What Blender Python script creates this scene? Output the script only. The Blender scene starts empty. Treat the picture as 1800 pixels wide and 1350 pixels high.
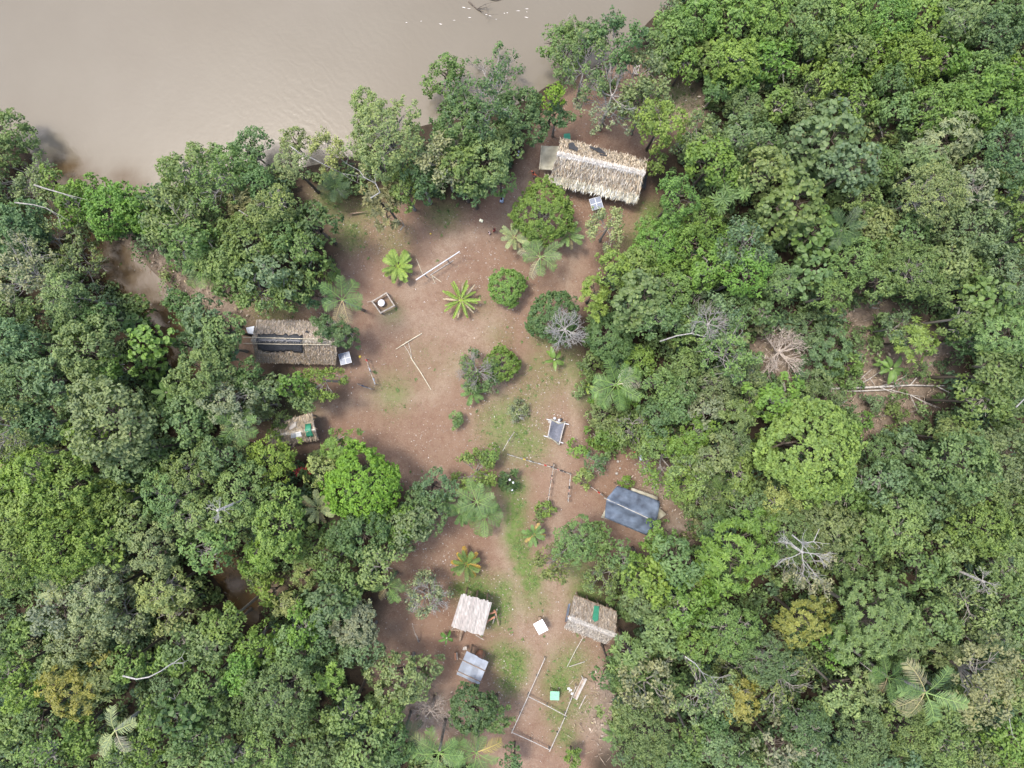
import bpy, bmesh, math, random
import numpy as np
from mathutils import Vector, Matrix, Euler
random.seed(7)
R = math.radians
SC = bpy.context.scene
COL = SC.collection

# ------------------------------------------------------------------ camera, sky, sun, exposure
CAMZ, HALF = 70.0, 50.4
cam_d = bpy.data.cameras.new('camera'); cam = bpy.data.objects.new('camera', cam_d); COL.objects.link(cam)
cam.location = (0, 0, CAMZ); cam.rotation_euler = (0, 0, 0)
cam_d.sensor_width = 36; cam_d.lens = 36 * CAMZ / (2 * HALF); cam_d.clip_end = 6000
SC.camera = cam
SUN_EL, SUN_AZ = 72.0, -62.0            # elevation; compass azimuth from +Y, clockwise (sun stands upper left)
world = bpy.data.worlds.new('World'); SC.world = world; world.use_nodes = True
wn = world.node_tree.nodes; bg = wn['Background']
sky = wn.new('ShaderNodeTexSky'); sky.sky_type = 'NISHITA'; sky.sun_disc = False
sky.sun_elevation = R(SUN_EL); sky.sun_rotation = R(SUN_AZ); sky.air_density = 1.0; sky.dust_density = 3.0; sky.ozone_density = 1.0
world.node_tree.links.new(sky.outputs[0], bg.inputs[0]); bg.inputs[1].default_value = 0.15
sun_d = bpy.data.lights.new('sun', 'SUN'); sun = bpy.data.objects.new('sun', sun_d); COL.objects.link(sun)
sun_d.energy = 1.25; sun_d.angle = R(10.0); sun_d.color = (1.0, .955, .88)
el, az = R(SUN_EL), R(SUN_AZ)
sdir = Vector((math.sin(az) * math.cos(el), math.cos(az) * math.cos(el), math.sin(el)))
sun.rotation_euler = sdir.to_track_quat('Z', 'Y').to_euler(); sun.location = sdir * 200
SC.view_settings.view_transform = 'Standard'; SC.view_settings.look = 'None'
SC.view_settings.exposure = 1.76; SC.view_settings.gamma = 1.0; SC.view_settings.use_curve_mapping = False
SC.cycles.max_bounces = 6; SC.cycles.transparent_max_bounces = 6
SC.cycles.diffuse_bounces = 3

# ------------------------------------------------------------------ helpers
def P(px, py, z=0.0):
    """the place at height z that the photo shows at px, py"""
    s = (CAMZ - z) / CAMZ * HALF / 900.0
    return Vector(((px - 900) * s, (675 - py) * s, z))
M1 = HALF / 900.0          # metres per photo pixel on the ground

def nodes_mat(name):
    m = bpy.data.materials.new(name); m.use_nodes = True
    return m, m.node_tree.nodes, m.node_tree.links, m.node_tree.nodes['Principled BSDF']

def simple_mat(name, col, rough=.7, var=.25, scale=6, metal=0.0, spec=.3, bump=0.0, stretch=None, dirt=None):
    m, n, l, b = nodes_mat(name)
    tc = n.new('ShaderNodeTexCoord'); mp = n.new('ShaderNodeMapping'); l.new(tc.outputs['Object'], mp.inputs[0])
    if stretch: mp.inputs['Scale'].default_value = stretch
    nz = n.new('ShaderNodeTexNoise'); nz.inputs['Scale'].default_value = scale; nz.inputs['Detail'].default_value = 5
    l.new(mp.outputs[0], nz.inputs[0])
    mx = n.new('ShaderNodeMix'); mx.data_type = 'RGBA'
    d = dirt or tuple(c * (1 - var * 1.6) for c in col)
    mx.inputs[6].default_value = (*d, 1); mx.inputs[7].default_value = (*[min(1, c * (1 + var * .6)) for c in col], 1)
    rp = n.new('ShaderNodeMapRange'); rp.inputs[1].default_value = .3; rp.inputs[2].default_value = .7
    l.new(nz.outputs[0], rp.inputs[0]); l.new(rp.outputs[0], mx.inputs[0]); l.new(mx.outputs[2], b.inputs['Base Color'])
    b.inputs['Roughness'].default_value = rough; b.inputs['Metallic'].default_value = metal
    b.inputs['Specular IOR Level'].default_value = spec
    if bump:
        bp = n.new('ShaderNodeBump'); bp.inputs['Strength'].default_value = bump; bp.inputs['Distance'].default_value = .05
        l.new(nz.outputs[0], bp.inputs['Height']); l.new(bp.outputs[0], b.inputs['Normal'])
    return m

def attr_mat(name, rough=.75, spec=.2, trans=0.0, attr='col'):
    """colour of each piece comes from a colour attribute, with a little grain"""
    m, n, l, b = nodes_mat(name)
    a = n.new('ShaderNodeAttribute'); a.attribute_name = attr
    l.new(a.outputs['Color'], b.inputs['Base Color'])
    b.inputs['Roughness'].default_value = rough; b.inputs['Specular IOR Level'].default_value = spec
    if trans:
        t = n.new('ShaderNodeBsdfTranslucent'); l.new(a.outputs['Color'], t.inputs[0])
        mx = n.new('ShaderNodeMixShader'); mx.inputs[0].default_value = trans
        out = n['Material Output']; l.new(b.outputs[0], mx.inputs[1]); l.new(t.outputs[0], mx.inputs[2]); l.new(mx.outputs[0], out.inputs[0])
    return m

def foliage_mat(name, rough, spec, trans=.36):
    m, n, l, b = nodes_mat(name)
    oi = n.new('ShaderNodeObjectInfo'); a = n.new('ShaderNodeAttribute'); a.attribute_name = 'tint'
    lo = n.new('ShaderNodeMix'); lo.data_type = 'RGBA'; lo.blend_type = 'MULTIPLY'; lo.inputs[0].default_value = 1
    hi = n.new('ShaderNodeMix'); hi.data_type = 'RGBA'; hi.blend_type = 'MULTIPLY'; hi.inputs[0].default_value = 1
    l.new(oi.outputs['Color'], lo.inputs[6]); lo.inputs[7].default_value = (.62, .68, .74, 1)
    l.new(oi.outputs['Color'], hi.inputs[6]); hi.inputs[7].default_value = (1.52, 1.42, 1.15, 1)
    mx = n.new('ShaderNodeMix'); mx.data_type = 'RGBA'
    l.new(a.outputs['Fac'], mx.inputs[0]); l.new(lo.outputs[2], mx.inputs[6]); l.new(hi.outputs[2], mx.inputs[7])
    l.new(mx.outputs[2], b.inputs['Base Color'])
    b.inputs['Roughness'].default_value = rough; b.inputs['Specular IOR Level'].default_value = spec
    tr = n.new('ShaderNodeBsdfTranslucent'); tm = n.new('ShaderNodeMix'); tm.data_type = 'RGBA'; tm.blend_type = 'MULTIPLY'; tm.inputs[0].default_value = 1
    l.new(mx.outputs[2], tm.inputs[6]); tm.inputs[7].default_value = (1.2, 1.3, .6, 1); l.new(tm.outputs[2], tr.inputs[0])
    ms = n.new('ShaderNodeMixShader'); ms.inputs[0].default_value = trans
    l.new(b.outputs[0], ms.inputs[1]); l.new(tr.outputs[0], ms.inputs[2]); l.new(ms.outputs[0], n['Material Output'].inputs[0])
    return m

MAT = {}
MAT['leaf'] = foliage_mat('leaf_matte', .55, .35)
MAT['leaf_gloss'] = foliage_mat('leaf_glossy', .5, .35)
MAT['bark'] = simple_mat('bark', (.10, .08, .062), .9, .4, 3, stretch=(1, 1, .25))
MAT['pale_bark'] = simple_mat('pale_bark', (.26, .235, .20), .85, .3, 4)
MAT['bleached'] = simple_mat('bleached_wood', (.30, .285, .26), .85, .3, 9)
MAT['pale_log'] = simple_mat('pale_log', (.40, .375, .34), .85, .3, 6)
MAT['twig_grey'] = simple_mat('grey_twig', (.25, .23, .205), .85, .3, 5)
MAT['dry_fan'] = simple_mat('dry_pale_twig', (.50, .43, .37), .85, .25, 5)
MAT['dry_twig'] = simple_mat('dry_twig', (.36, .30, .25), .85, .3, 5)
MAT['timber'] = simple_mat('timber', (.25, .18, .125), .8, .3, 4, stretch=(1, 1, 6))
MAT['red_timber'] = simple_mat('red_timber', (.36, .17, .095), .75, .3, 4)
MAT['grey_wood'] = simple_mat('weathered_wood', (.31, .275, .235), .85, .3, 5)
MAT['white_pole'] = simple_mat('peeled_pole', (.36, .33, .295), .7, .2, 4)
MAT['grey_pole'] = simple_mat('grey_pole', (.30, .28, .26), .75, .25, 4)
MAT['bamboo'] = simple_mat('bamboo', (.47, .42, .31), .6, .2, 4)
MAT['white_paint'] = simple_mat('white_board', (.78, .78, .78), .5, .10, 3)
MAT['frame_white'] = simple_mat('white_frame', (.46, .47, .48), .45, .08, 3)
MAT['panel'] = simple_mat('solar_glass', (.15, .17, .215), .4, .12, 9, spec=.3)
MAT['zinc'] = simple_mat('zinc_sheet', (.40, .43, .48), .42, .14, 1.6, metal=.25, spec=.5, dirt=(.42, .45, .50))
MAT['green_sheet'] = simple_mat('green_sheet', (.035, .19, .115), .5, .12, 5)
MAT['mint_sheet'] = simple_mat('mint_sheet', (.19, .40, .26), .5, .12, 5)
MAT['beige_tarp'] = simple_mat('beige_tarp', (.265, .25, .19), .55, .14, 2, dirt=(.19, .175, .125))
MAT['black_plastic'] = simple_mat('black_plastic', (.055, .057, .065), .45, .3, 7, spec=.5, bump=.4)
MAT['dark_net'] = simple_mat('dark_net', (.105, .11, .13), .6, .2, 6)
MAT['blue_tarp'] = simple_mat('slate_tarp', (.115, .145, .19), .36, .35, 1.2, spec=.6, dirt=(.04, .048, .066), bump=.2)
MAT['rope'] = simple_mat('rope', (.45, .42, .36), .9, .1, 8)
MAT['skin'] = simple_mat('skin', (.30, .16, .10), .6, .08, 8)
MAT['hair'] = simple_mat('hair', (.012, .010, .010), .5, .2, 8)
MAT['orange_cloth'] = simple_mat('orange_cloth', (.62, .17, .10), .8, .1, 8)
MAT['blue_cloth'] = simple_mat('light_blue_cloth', (.42, .52, .66), .8, .1, 8)
MAT['navy_cloth'] = simple_mat('navy_cloth', (.03, .06, .12), .8, .1, 8)
MAT['maroon_cloth'] = simple_mat('maroon_cloth', (.25, .055, .05), .8, .1, 8)
MAT['pink_cloth'] = simple_mat('pale_pink_cloth', (.62, .48, .45), .8, .1, 8)
MAT['cream_plastic'] = simple_mat('cream_plastic', (.85, .82, .58), .5, .05, 4)
MAT['white_plastic'] = simple_mat('white_plastic', (.50, .51, .54), .45, .06, 4)
MAT['red_plastic'] = simple_mat('red_plastic', (.55, .035, .03), .5, .1, 4)
MAT['yellow_plastic'] = simple_mat('yellow_plastic', (.65, .48, .08), .5, .1, 4)
MAT['strips'] = attr_mat('thatch_straw', .85, .15)
MAT['ground_leaf'] = attr_mat('ground_leaf', .8, .2)
MAT['undergrowth'] = attr_mat('undergrowth_leaf', .55, .3, .25)

def link(o, parent=None):
    COL.objects.link(o)
    if parent is not None: o.parent = parent
    return o
def tag(o, label=None, cat=None, group=None, kind=None):
    if label: o['label'] = label
    if cat: o['category'] = cat
    if group: o['group'] = group
    if kind: o['kind'] = kind
    return o
def empty(name, loc, rz=0.0):
    o = bpy.data.objects.new(name, None); link(o); o.location = loc; o.rotation_euler = (0, 0, rz); o.empty_display_size = .3
    return o
def np_mesh(name, V, F, mat=None, attrs=None, smooth=False):
    """V (n,3); F (m,k) all faces with k corners"""
    me = bpy.data.meshes.new(name); V = np.asarray(V, np.float32); F = np.asarray(F, np.int32)
    me.vertices.add(len(V)); me.vertices.foreach_set('co', V.ravel())
    k = F.shape[1]
    me.loops.add(F.size); me.loops.foreach_set('vertex_index', F.ravel())
    me.polygons.add(len(F)); me.polygons.foreach_set('loop_start', np.arange(0, F.size, k, dtype=np.int32))
    try: me.polygons.foreach_set('loop_total', np.full(len(F), k, np.int32))
    except Exception: pass
    if smooth: me.polygons.foreach_set('use_smooth', np.ones(len(F), bool))
    for nm, arr in (attrs or {}).items():
        arr = np.asarray(arr, np.float32)
        if arr.ndim == 1:
            a = me.attributes.new(nm, 'FLOAT', 'POINT'); a.data.foreach_set('value', arr)
        else:
            if arr.shape[1] == 3: arr = np.concatenate([arr, np.ones((len(arr), 1), np.float32)], 1)
            a = me.attributes.new(nm, 'FLOAT_COLOR', 'POINT'); a.data.foreach_set('color', arr.ravel())
    me.update(calc_edges=True)
    if mat: me.materials.append(mat)
    return me

class MB:
    """collects boxes, tubes and sheets and links them as one mesh object"""
    def __init__(s): s.v = []; s.f = []
    def add(s, vs, fs):
        o = len(s.v); s.v += [tuple(v) for v in vs]; s.f += [tuple(i + o for i in f) for f in fs]; return s
    def box(s, c, size, rz=0.0, rot=None):
        m = (rot.to_matrix() if rot is not None else Matrix.Rotation(rz, 3, 'Z')); c = Vector(c); x, y, z = (k / 2 for k in size)
        vs = [c + m @ Vector((i * x, j * y, k * z)) for k in (-1, 1) for j in (-1, 1) for i in (-1, 1)]
        return s.add(vs, [(0, 2, 3, 1), (4, 5, 7, 6), (0, 1, 5, 4), (2, 6, 7, 3), (0, 4, 6, 2), (1, 3, 7, 5)])
    def tube(s, pts, rad, n=6):
        pts = [Vector(p) for p in pts]; rad = [rad] * len(pts) if not hasattr(rad, '__len__') else rad
        vs, fs = [], []
        for i, p in enumerate(pts):
            d = (pts[min(i + 1, len(pts) - 1)] - pts[max(i - 1, 0)])
            d = d.normalized() if d.length > 1e-6 else Vector((0, 0, 1))
            a = d.cross(Vector((0, 0, 1)) if abs(d.z) < .9 else Vector((1, 0, 0))).normalized(); b = d.cross(a)
            vs += [p + (a * math.cos(2 * math.pi * k / n) + b * math.sin(2 * math.pi * k / n)) * rad[i] for k in range(n)]
        for i in range(len(pts) - 1):
            for k in range(n):
                fs.append((i * n + k, i * n + (k + 1) % n, (i + 1) * n + (k + 1) % n, (i + 1) * n + k))
        fs.append(tuple(range(n))[::-1]); fs.append(tuple((len(pts) - 1) * n + k for k in range(n)))
        return s.add(vs, fs)
    def lathe(s, c, prof, n=16):
        c = Vector(c); vs = []; fs = []
        for r_, z in prof: vs += [c + Vector((r_ * math.cos(2 * math.pi * k / n), r_ * math.sin(2 * math.pi * k / n), z)) for k in range(n)]
        for i in range(len(prof) - 1):
            for k in range(n): fs.append((i * n + k, i * n + (k + 1) % n, (i + 1) * n + (k + 1) % n, (i + 1) * n + k))
        fs.append(tuple(range(n))[::-1]); fs.append(tuple((len(prof) - 1) * n + k for k in range(n)))
        return s.add(vs, fs)
    def slab(s, pts, t=.03):
        """a sheet through the given outline with thickness t"""
        pts = [Vector(p) for p in pts]; nrm = Vector((0, 0, 0))
        for i in range(len(pts)): nrm += (pts[i] - pts[0]).cross(pts[(i + 1) % len(pts)] - pts[0])
        nrm.normalize(); nrm *= -1 if nrm.z < 0 else 1; n = len(pts)
        vs = pts + [p - nrm * t for p in pts]
        return s.add(vs, [tuple(range(n)), tuple(range(n, 2 * n))[::-1]] + [(i, i + n, (i + 1) % n + n, (i + 1) % n) for i in range(n)])
    def mesh(s, name, mat, smooth=False):
        me = bpy.data.meshes.new(name); me.from_pydata(s.v, [], s.f)
        bm = bmesh.new(); bm.from_mesh(me); bmesh.ops.recalc_face_normals(bm, faces=bm.faces); bm.to_mesh(me); bm.free()
        if smooth:
            for p in me.polygons: p.use_smooth = True
        me.materials.append(mat); me.update(); return me
    def build(s, name, mat, parent=None, smooth=False):
        o = bpy.data.objects.new(name, s.mesh(name, mat, smooth)); link(o, parent)
        if parent is not None and parent.type == 'EMPTY':       # the shapes above are in world coordinates
            bpy_mw = Matrix.LocRotScale(parent.location, parent.rotation_euler, None)
            o.matrix_parent_inverse = bpy_mw.inverted()
        return o

def vnoise(x, y, seed=0):
    """smooth value noise, numpy"""
    xi, yi = np.floor(x).astype(int), np.floor(y).astype(int); fx, fy = x - xi, y - yi
    fx = fx * fx * (3 - 2 * fx); fy = fy * fy * (3 - 2 * fy)
    def h(i, j):
        n = (i * 374761393 + j * 668265263 + seed * 974634787) & 0x7fffffff
        n = ((n ^ (n >> 13)) * 1274126177) & 0x7fffffff
        return ((n ^ (n >> 16)) & 0xffff) / 65535.0
    return (h(xi, yi) * (1 - fx) + h(xi + 1, yi) * fx) * (1 - fy) + (h(xi, yi + 1) * (1 - fx) + h(xi + 1, yi + 1) * fx) * fy
def fbm(x, y, seed=0): return (vnoise(x, y, seed) + .5 * vnoise(x * 2.1, y * 2.1, seed + 1) + .25 * vnoise(x * 4.3, y * 4.3, seed + 2)) / 1.75

def seg_dist(px, py, line):
    """distance of points to a polyline and the position on it"""
    best = np.full(px.shape, 1e9)
    for (x0, y0), (x1, y1) in zip(line[:-1], line[1:]):
        dx, dy = x1 - x0, y1 - y0; t = np.clip(((px - x0) * dx + (py - y0) * dy) / (dx * dx + dy * dy + 1e-9), 0, 1)
        best = np.minimum(best, np.hypot(px - x0 - t * dx, py - y0 - t * dy))
    return best
def inside(px, py, poly):
    r_ = np.zeros(px.shape, bool); n = len(poly)
    for i in range(n):
        x0, y0 = poly[i]; x1, y1 = poly[(i + 1) % n]
        c = ((y0 > py) != (y1 > py)) & (px < (x1 - x0) * (py - y0) / (y1 - y0 + 1e-12) + x0); r_ ^= c
    return r_
def sdist(px, py, poly):
    """signed distance, positive inside"""
    d = seg_dist(px, py, poly + poly[:1]); return np.where(inside(px, py, poly), d, -d)
def G2(pts): return [tuple(P(a, b)[:2]) for a, b in pts]

# ------------------------------------------------------------------ outlines of the place (photo points on the ground)
BANK = [(-6000, -300), (-900, 60), (-300, 160), (0, 258), (60, 300), (120, 352), (200, 352), (245, 336), (310, 328), (400, 305), (480, 292), (560, 294), (620, 288), (680, 262),
        (740, 238), (800, 224), (870, 205), (930, 182), (980, 152), (1030, 120), (1090, 85), (1130, 55), (1165, 20), (1195, -25), (1260, -120), (1500, -400), (2500, -900), (8000, -2000)]
RIVER = G2(BANK + [(8000, -4200), (-6000, -3000)])
CREEK = G2([(60, 320), (78, 385), (130, 430), (195, 462), (250, 512), (290, 575), (315, 640)])
POOL = G2([(372, 985), (402, 1025), (432, 1095)])
CLEAR = G2([(540, 330), (620, 360), (700, 350), (830, 370), (905, 300), (940, 225), (985, 175), (1060, 110), (1110, 80), (1150, 110), (1215, 150), (1235, 200), (1170, 240), (1150, 300), (1150, 400),
            (1060, 460), (1030, 520), (1010, 610), (1035, 660), (1030, 720), (1040, 770), (1110, 780), (1150, 820), (1190, 890), (1180, 950), (1130, 970), (1020, 955), (1060, 1060), (1100, 1130),
            (1060, 1180), (1050, 1260), (1060, 1320), (1020, 1400), (920, 1420), (860, 1350), (800, 1300), (710, 1290), (650, 1160), (665, 1060), (720, 930), (790, 900), (700, 860), (650, 800),
            (570, 790), (480, 790), (430, 750), (540, 700), (600, 690), (470, 650), (420, 640), (410, 530), (520, 505), (600, 490), (605, 420), (545, 380)])
GLADE = G2([(1480, 545), (1560, 525), (1610, 560), (1660, 600), (1655, 690), (1570, 745), (1500, 770), (1480, 700), (1430, 690), (1330, 650), (1325, 600), (1400, 575), (1450, 590)])
BRUSH1 = G2([(190, 415), (290, 420), (330, 480), (420, 510), (430, 560), (330, 540), (260, 490), (215, 470)])
TRAIL = G2([(410, 1050), (460, 1045), (500, 1025), (545, 1000), (580, 960), (590, 920)])
PATHS = [G2(p) for p in ([(870, 560), (760, 700), (640, 700), (560, 720)], [(680, 560), (760, 560), (850, 600), (880, 700), (900, 800), (890, 900)],
         [(880, 900), (890, 980), (905, 1040), (925, 1110), (940, 1160), (920, 1250)], [(985, 780), (985, 860), (965, 960), (968, 1060), (965, 1150)],
         [(1010, 960), (1000, 1030), (975, 1090)], [(930, 300), (880, 400), (800, 420), (720, 520)], [(1010, 420), (1000, 500), (1010, 600), (1010, 760)])]
# grass patches: x, y, radius, strength
GRASS = [(615, 410, 26, .7), (650, 360, 30, .6), (585, 340, 40, .7), (780, 375, 26, .6), (690, 420, 30, .3), (745, 640, 50, .1), (690, 690, 30, .5), (885, 740, 36, .75), (905, 765, 40, .8), (900, 720, 26, .8),
         (935, 690, 40, .3), (970, 660, 34, .3), (902, 860, 22, .9), (907, 890, 18, 1.2), (905, 915, 18, 1.3), (905, 945, 18, 1.3), (912, 972, 16, 1.3), (922, 998, 16, 1.2), (935, 1025, 18, 1.0), (880, 1040, 26, .7), (875, 1080, 26, .8), (840, 1040, 28, .9), (810, 1036, 14, .9), (885, 1070, 18, .9),
         (935, 1050, 30, .5), (1035, 1040, 30, .9), (1015, 1000, 26, .7), (1060, 1060, 34, .9), (900, 1165, 26, .95), (910, 1185, 18, 1.), (880, 1150, 24, .7), (895, 1200, 20, .8), (1000, 1170, 34, .6), (980, 1200, 26, .8), (1010, 1240, 30, .5),
         (985, 1255, 22, .7), (995, 1290, 22, .6), (880, 590, 26, .2), (690, 552, 18, .35), (930, 780, 30, .6), (950, 640, 26, .35), (1000, 640, 40, .5), (850, 540, 26, .12), (1150, 380, 26, .8), (1210, 170, 34, .8),
         (1120, 420, 30, .5), (480, 545, 40, .5), (960, 590, 26, .5), (800, 640, 26, .15), (640, 930, 40, .5), (1040, 690, 30, .7), (1160, 1000, 20, .5), (500, 710, 40, .6), (1500, 600, 30, .4), (1560, 640, 30, .4)]
WHITE_CHIPS = [(1130, 830, 34, 1.), (1150, 850, 26, 1.), (1115, 800, 24, .9), (770, 985, 50, .7), (740, 960, 30, .9), (860, 690, 44, .6), (990, 630, 40, .5), (740, 770, 34, .5), (880, 1190, 36, .7), (800, 1060, 60, .5),
               (900, 560, 50, .4), (840, 440, 60, .5), (680, 420, 50, .6), (930, 730, 60, .6), (1010, 760, 30, .7), (1060, 1230, 40, .5), (870, 1060, 40, .5), (920, 500, 40, .4), (1170, 870, 26, .8)]
# wilted litter and cut brush: x, y, radius
DRY = [(235, 440, 40), (270, 455, 30), (360, 515, 40), (410, 530, 26), (1500, 560, 60), (1545, 545, 30), (1560, 690, 70), (1520, 730, 50), (1600, 670, 40), (1375, 620, 55), (1540, 600, 40), (1085, 1240, 44), (1060, 1270, 40), (1070, 1215, 30),
       (1210, 190, 30), (1330, 200, 26), (1430, 150, 34), (1490, 160, 40), (1550, 255, 26), (1160, 860, 36), (1480, 700, 40), (755, 1250, 44), (1640, 620, 34), (1170, 760, 30), (1190, 930, 36)]

def ground_z(x, y):
    d = sdist(x, y, RIVER); c = np.minimum(seg_dist(x, y, CREEK), seg_dist(x, y, POOL))
    wob = (fbm(x * .12, y * .12, 5) - .5)
    zr = np.interp(d + wob * 3.0, [-9, -4, -1.2, 0.6, 3, 8, 30], [0, -.25, -1.0, -1.55, -2.1, -3.2, -5.5])
    zc = np.interp(c + wob * 2.4, [0, 1.2, 2.0, 3.6, 6], [-2.1, -1.9, -1.35, -.35, 0.])
    z = np.minimum(zr, zc) + (fbm(x * .3, y * .3, 9) - .5) * .16 + (fbm(x * .045, y * .045, 3) - .5) * .5
    return z
def gz(x, y): return float(ground_z(np.array([x]), np.array([y]))[0])
def on_ground(px, py):
    p = P(px, py); z = gz(p.x, p.y); p = P(px, py, z); return p

# ------------------------------------------------------------------ ground
def blob(X, Y, lst):
    m = np.zeros(X.shape)
    for it in lst:
        px, py, r_ = it[:3]; s_ = it[3] if len(it) > 3 else 1.0
        c = P(px, py); d = np.hypot(X - c.x, Y - c.y) / (r_ * M1)
        m = np.maximum(m, s_ * np.exp(-(d ** 2) * .9))
    return m
def axis(half, step, far=1500):
    a = list(np.arange(-half, half + step / 2, step)); s_ = step
    while a[-1] < far: s_ *= 1.35; a.append(a[-1] + s_)
    s_ = step; b = [a[0]]
    while b[-1] > -far: s_ *= 1.35; b.append(b[-1] - s_)
    return np.array(b[:0:-1] + a)
ax, ay = axis(54, .36), axis(41, .36)
X, Y = np.meshgrid(ax, ay); Z = ground_z(X.ravel(), Y.ravel()).reshape(X.shape)
def masks(X, Y):
    wob = (fbm(X * .35, Y * .35, 21) - .5) * 3.2
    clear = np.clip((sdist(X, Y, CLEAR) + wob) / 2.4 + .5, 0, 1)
    glade = np.clip((sdist(X, Y, GLADE) + wob) / 2.4 + .5, 0, 1)
    brush = np.clip((sdist(X, Y, BRUSH1) + wob) / 2.4 + .5, 0, 1)
    trail = np.clip(1.3 - (seg_dist(X, Y, TRAIL) + wob * .15) / .9, 0, 1)
    grass = np.clip(blob(X, Y, GRASS) * 1.25 * (.6 + .9 * fbm(X * .6, Y * .6, 31)), 0, 1)
    path = np.zeros(X.shape)
    for p in PATHS: path = np.maximum(path, np.exp(-((seg_dist(X, Y, p) + wob * .3) / 1.05) ** 2))
    dry = np.clip(np.maximum.reduce([blob(X, Y, DRY), glade * .8, brush * .8]), 0, 1)
    return clear, grass, np.maximum(path, 0) * clear, dry, trail
sx, sy = X.ravel(), Y.ravel()
clear, grass, path, dry, trail = masks(sx, sy)
V = np.stack([sx, sy, Z.ravel()], 1)
ny, nx = X.shape; idx = np.arange(nx * ny).reshape(ny, nx)
F = np.stack([idx[:-1, :-1], idx[:-1, 1:], idx[1:, 1:], idx[1:, :-1]], -1).reshape(-1, 4)
gm, n, l, b = nodes_mat('earth')
def vcol(name):
    a = n.new('ShaderNodeAttribute'); a.attribute_name = name; return a.outputs['Fac']
tc = n.new('ShaderNodeTexCoord')
def noise(scale, detail=6, rough=.6, w=0.0):
    z_ = n.new('ShaderNodeTexNoise'); z_.inputs['Scale'].default_value = scale; z_.inputs['Detail'].default_value = detail; z_.inputs['Roughness'].default_value = rough
    mp = n.new('ShaderNodeMapping'); mp.inputs['Location'].default_value = (w * 13.7, w * 7.1, w); l.new(tc.outputs['Object'], mp.inputs[0]); l.new(mp.outputs[0], z_.inputs[0])
    return z_.outputs[0]
def rng_(v, a, b_, c=0., d=1.):
    m_ = n.new('ShaderNodeMapRange'); m_.inputs[1].default_value = a; m_.inputs[2].default_value = b_; m_.inputs[3].default_value = c; m_.inputs[4].default_value = d
    l.new(v, m_.inputs[0]); return m_.outputs[0]
def mix(f, a, b_):
    m_ = n.new('ShaderNodeMix'); m_.data_type = 'RGBA'
    if hasattr(f, 'links'): l.new(f, m_.inputs[0])
    else: m_.inputs[0].default_value = f
    for v, i in ((a, 6), (b_, 7)):
        if hasattr(v, 'links'): l.new(v, m_.inputs[i])
        else: m_.inputs[i].default_value = (*v, 1)
    return m_.outputs[2]
def mul(a, b_):
    m_ = n.new('ShaderNodeMath'); m_.operation = 'MULTIPLY'; l.new(a, m_.inputs[0])
    if hasattr(b_, 'links'): l.new(b_, m_.inputs[1])
    else: m_.inputs[1].default_value = b_
    return m_.outputs[0]
soil = mix(rng_(noise(.09, 4), .38, .62), (0.160, 0.100, 0.069), (0.216, 0.156, 0.114))
soil = mix(rng_(noise(.45, 6, .65, 2), .35, .7), soil, (0.197, 0.133, 0.093))
soil = mix(rng_(noise(.22, 6, .7, 8), .52, .68, 0, .8), soil, (0.142, 0.085, 0.059))
soil = mix(rng_(noise(5, 8, .75, 3), .5, .8, 0, .55), soil, (0.268, 0.209, 0.155))
soil = mix(mul(vcol('path'), rng_(noise(.8, 5, .6, 4), .2, .7, .45, 1.)), soil, (0.248, 0.189, 0.139))
soil = mix(rng_(noise(11, 5, .8, 12), .42, .64, 0, .75), soil, (.115, .068, .046))
soil = mix(rng_(noise(1.3, 9, .85, 13), .48, .66, 0, .75), soil, (.125, .070, .046))
grs = mix(rng_(noise(2.2, 6, .7, 5), .3, .7), (.058, .105, .022), (.118, .155, .048))
c0 = mix(mul(vcol('grass'), rng_(noise(3.2, 7, .75, 6), .25, .52)), soil, grs)
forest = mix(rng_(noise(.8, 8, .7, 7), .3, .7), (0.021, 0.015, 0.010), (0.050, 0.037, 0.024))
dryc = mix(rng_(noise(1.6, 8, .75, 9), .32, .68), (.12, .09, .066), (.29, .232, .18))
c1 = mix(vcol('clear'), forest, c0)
c1 = mix(mul(vcol('dry'), rng_(noise(.7, 6, .7, 10), .25, .6, .3, 1.)), c1, dryc)
c1 = mix(vcol('trail'), c1, (0.175, 0.134, 0.090))
speck = n.new('ShaderNodeTexVoronoi'); speck.inputs['Scale'].default_value = 2.6; l.new(tc.outputs['Object'], speck.inputs[0])
c1 = mix(mul(rng_(speck.outputs['Distance'], .13, .07), mul(vcol('clear'), .65)), c1, (0.246, 0.207, 0.164))
l.new(c1, b.inputs['Base Color']); b.inputs['Roughness'].default_value = .95; b.inputs['Specular IOR Level'].default_value = .15
bp = n.new('ShaderNodeBump'); bp.inputs['Strength'].default_value = .5; bp.inputs['Distance'].default_value = .12
l.new(noise(3, 9, .75, 11), bp.inputs['Height']); l.new(bp.outputs[0], b.inputs['Normal'])
ground = bpy.data.objects.new('ground', np_mesh('ground', V, F, gm, dict(clear=clear, grass=grass, path=path, dry=dry, trail=trail), smooth=True)); link(ground); tag(ground, kind='structure')

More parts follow.
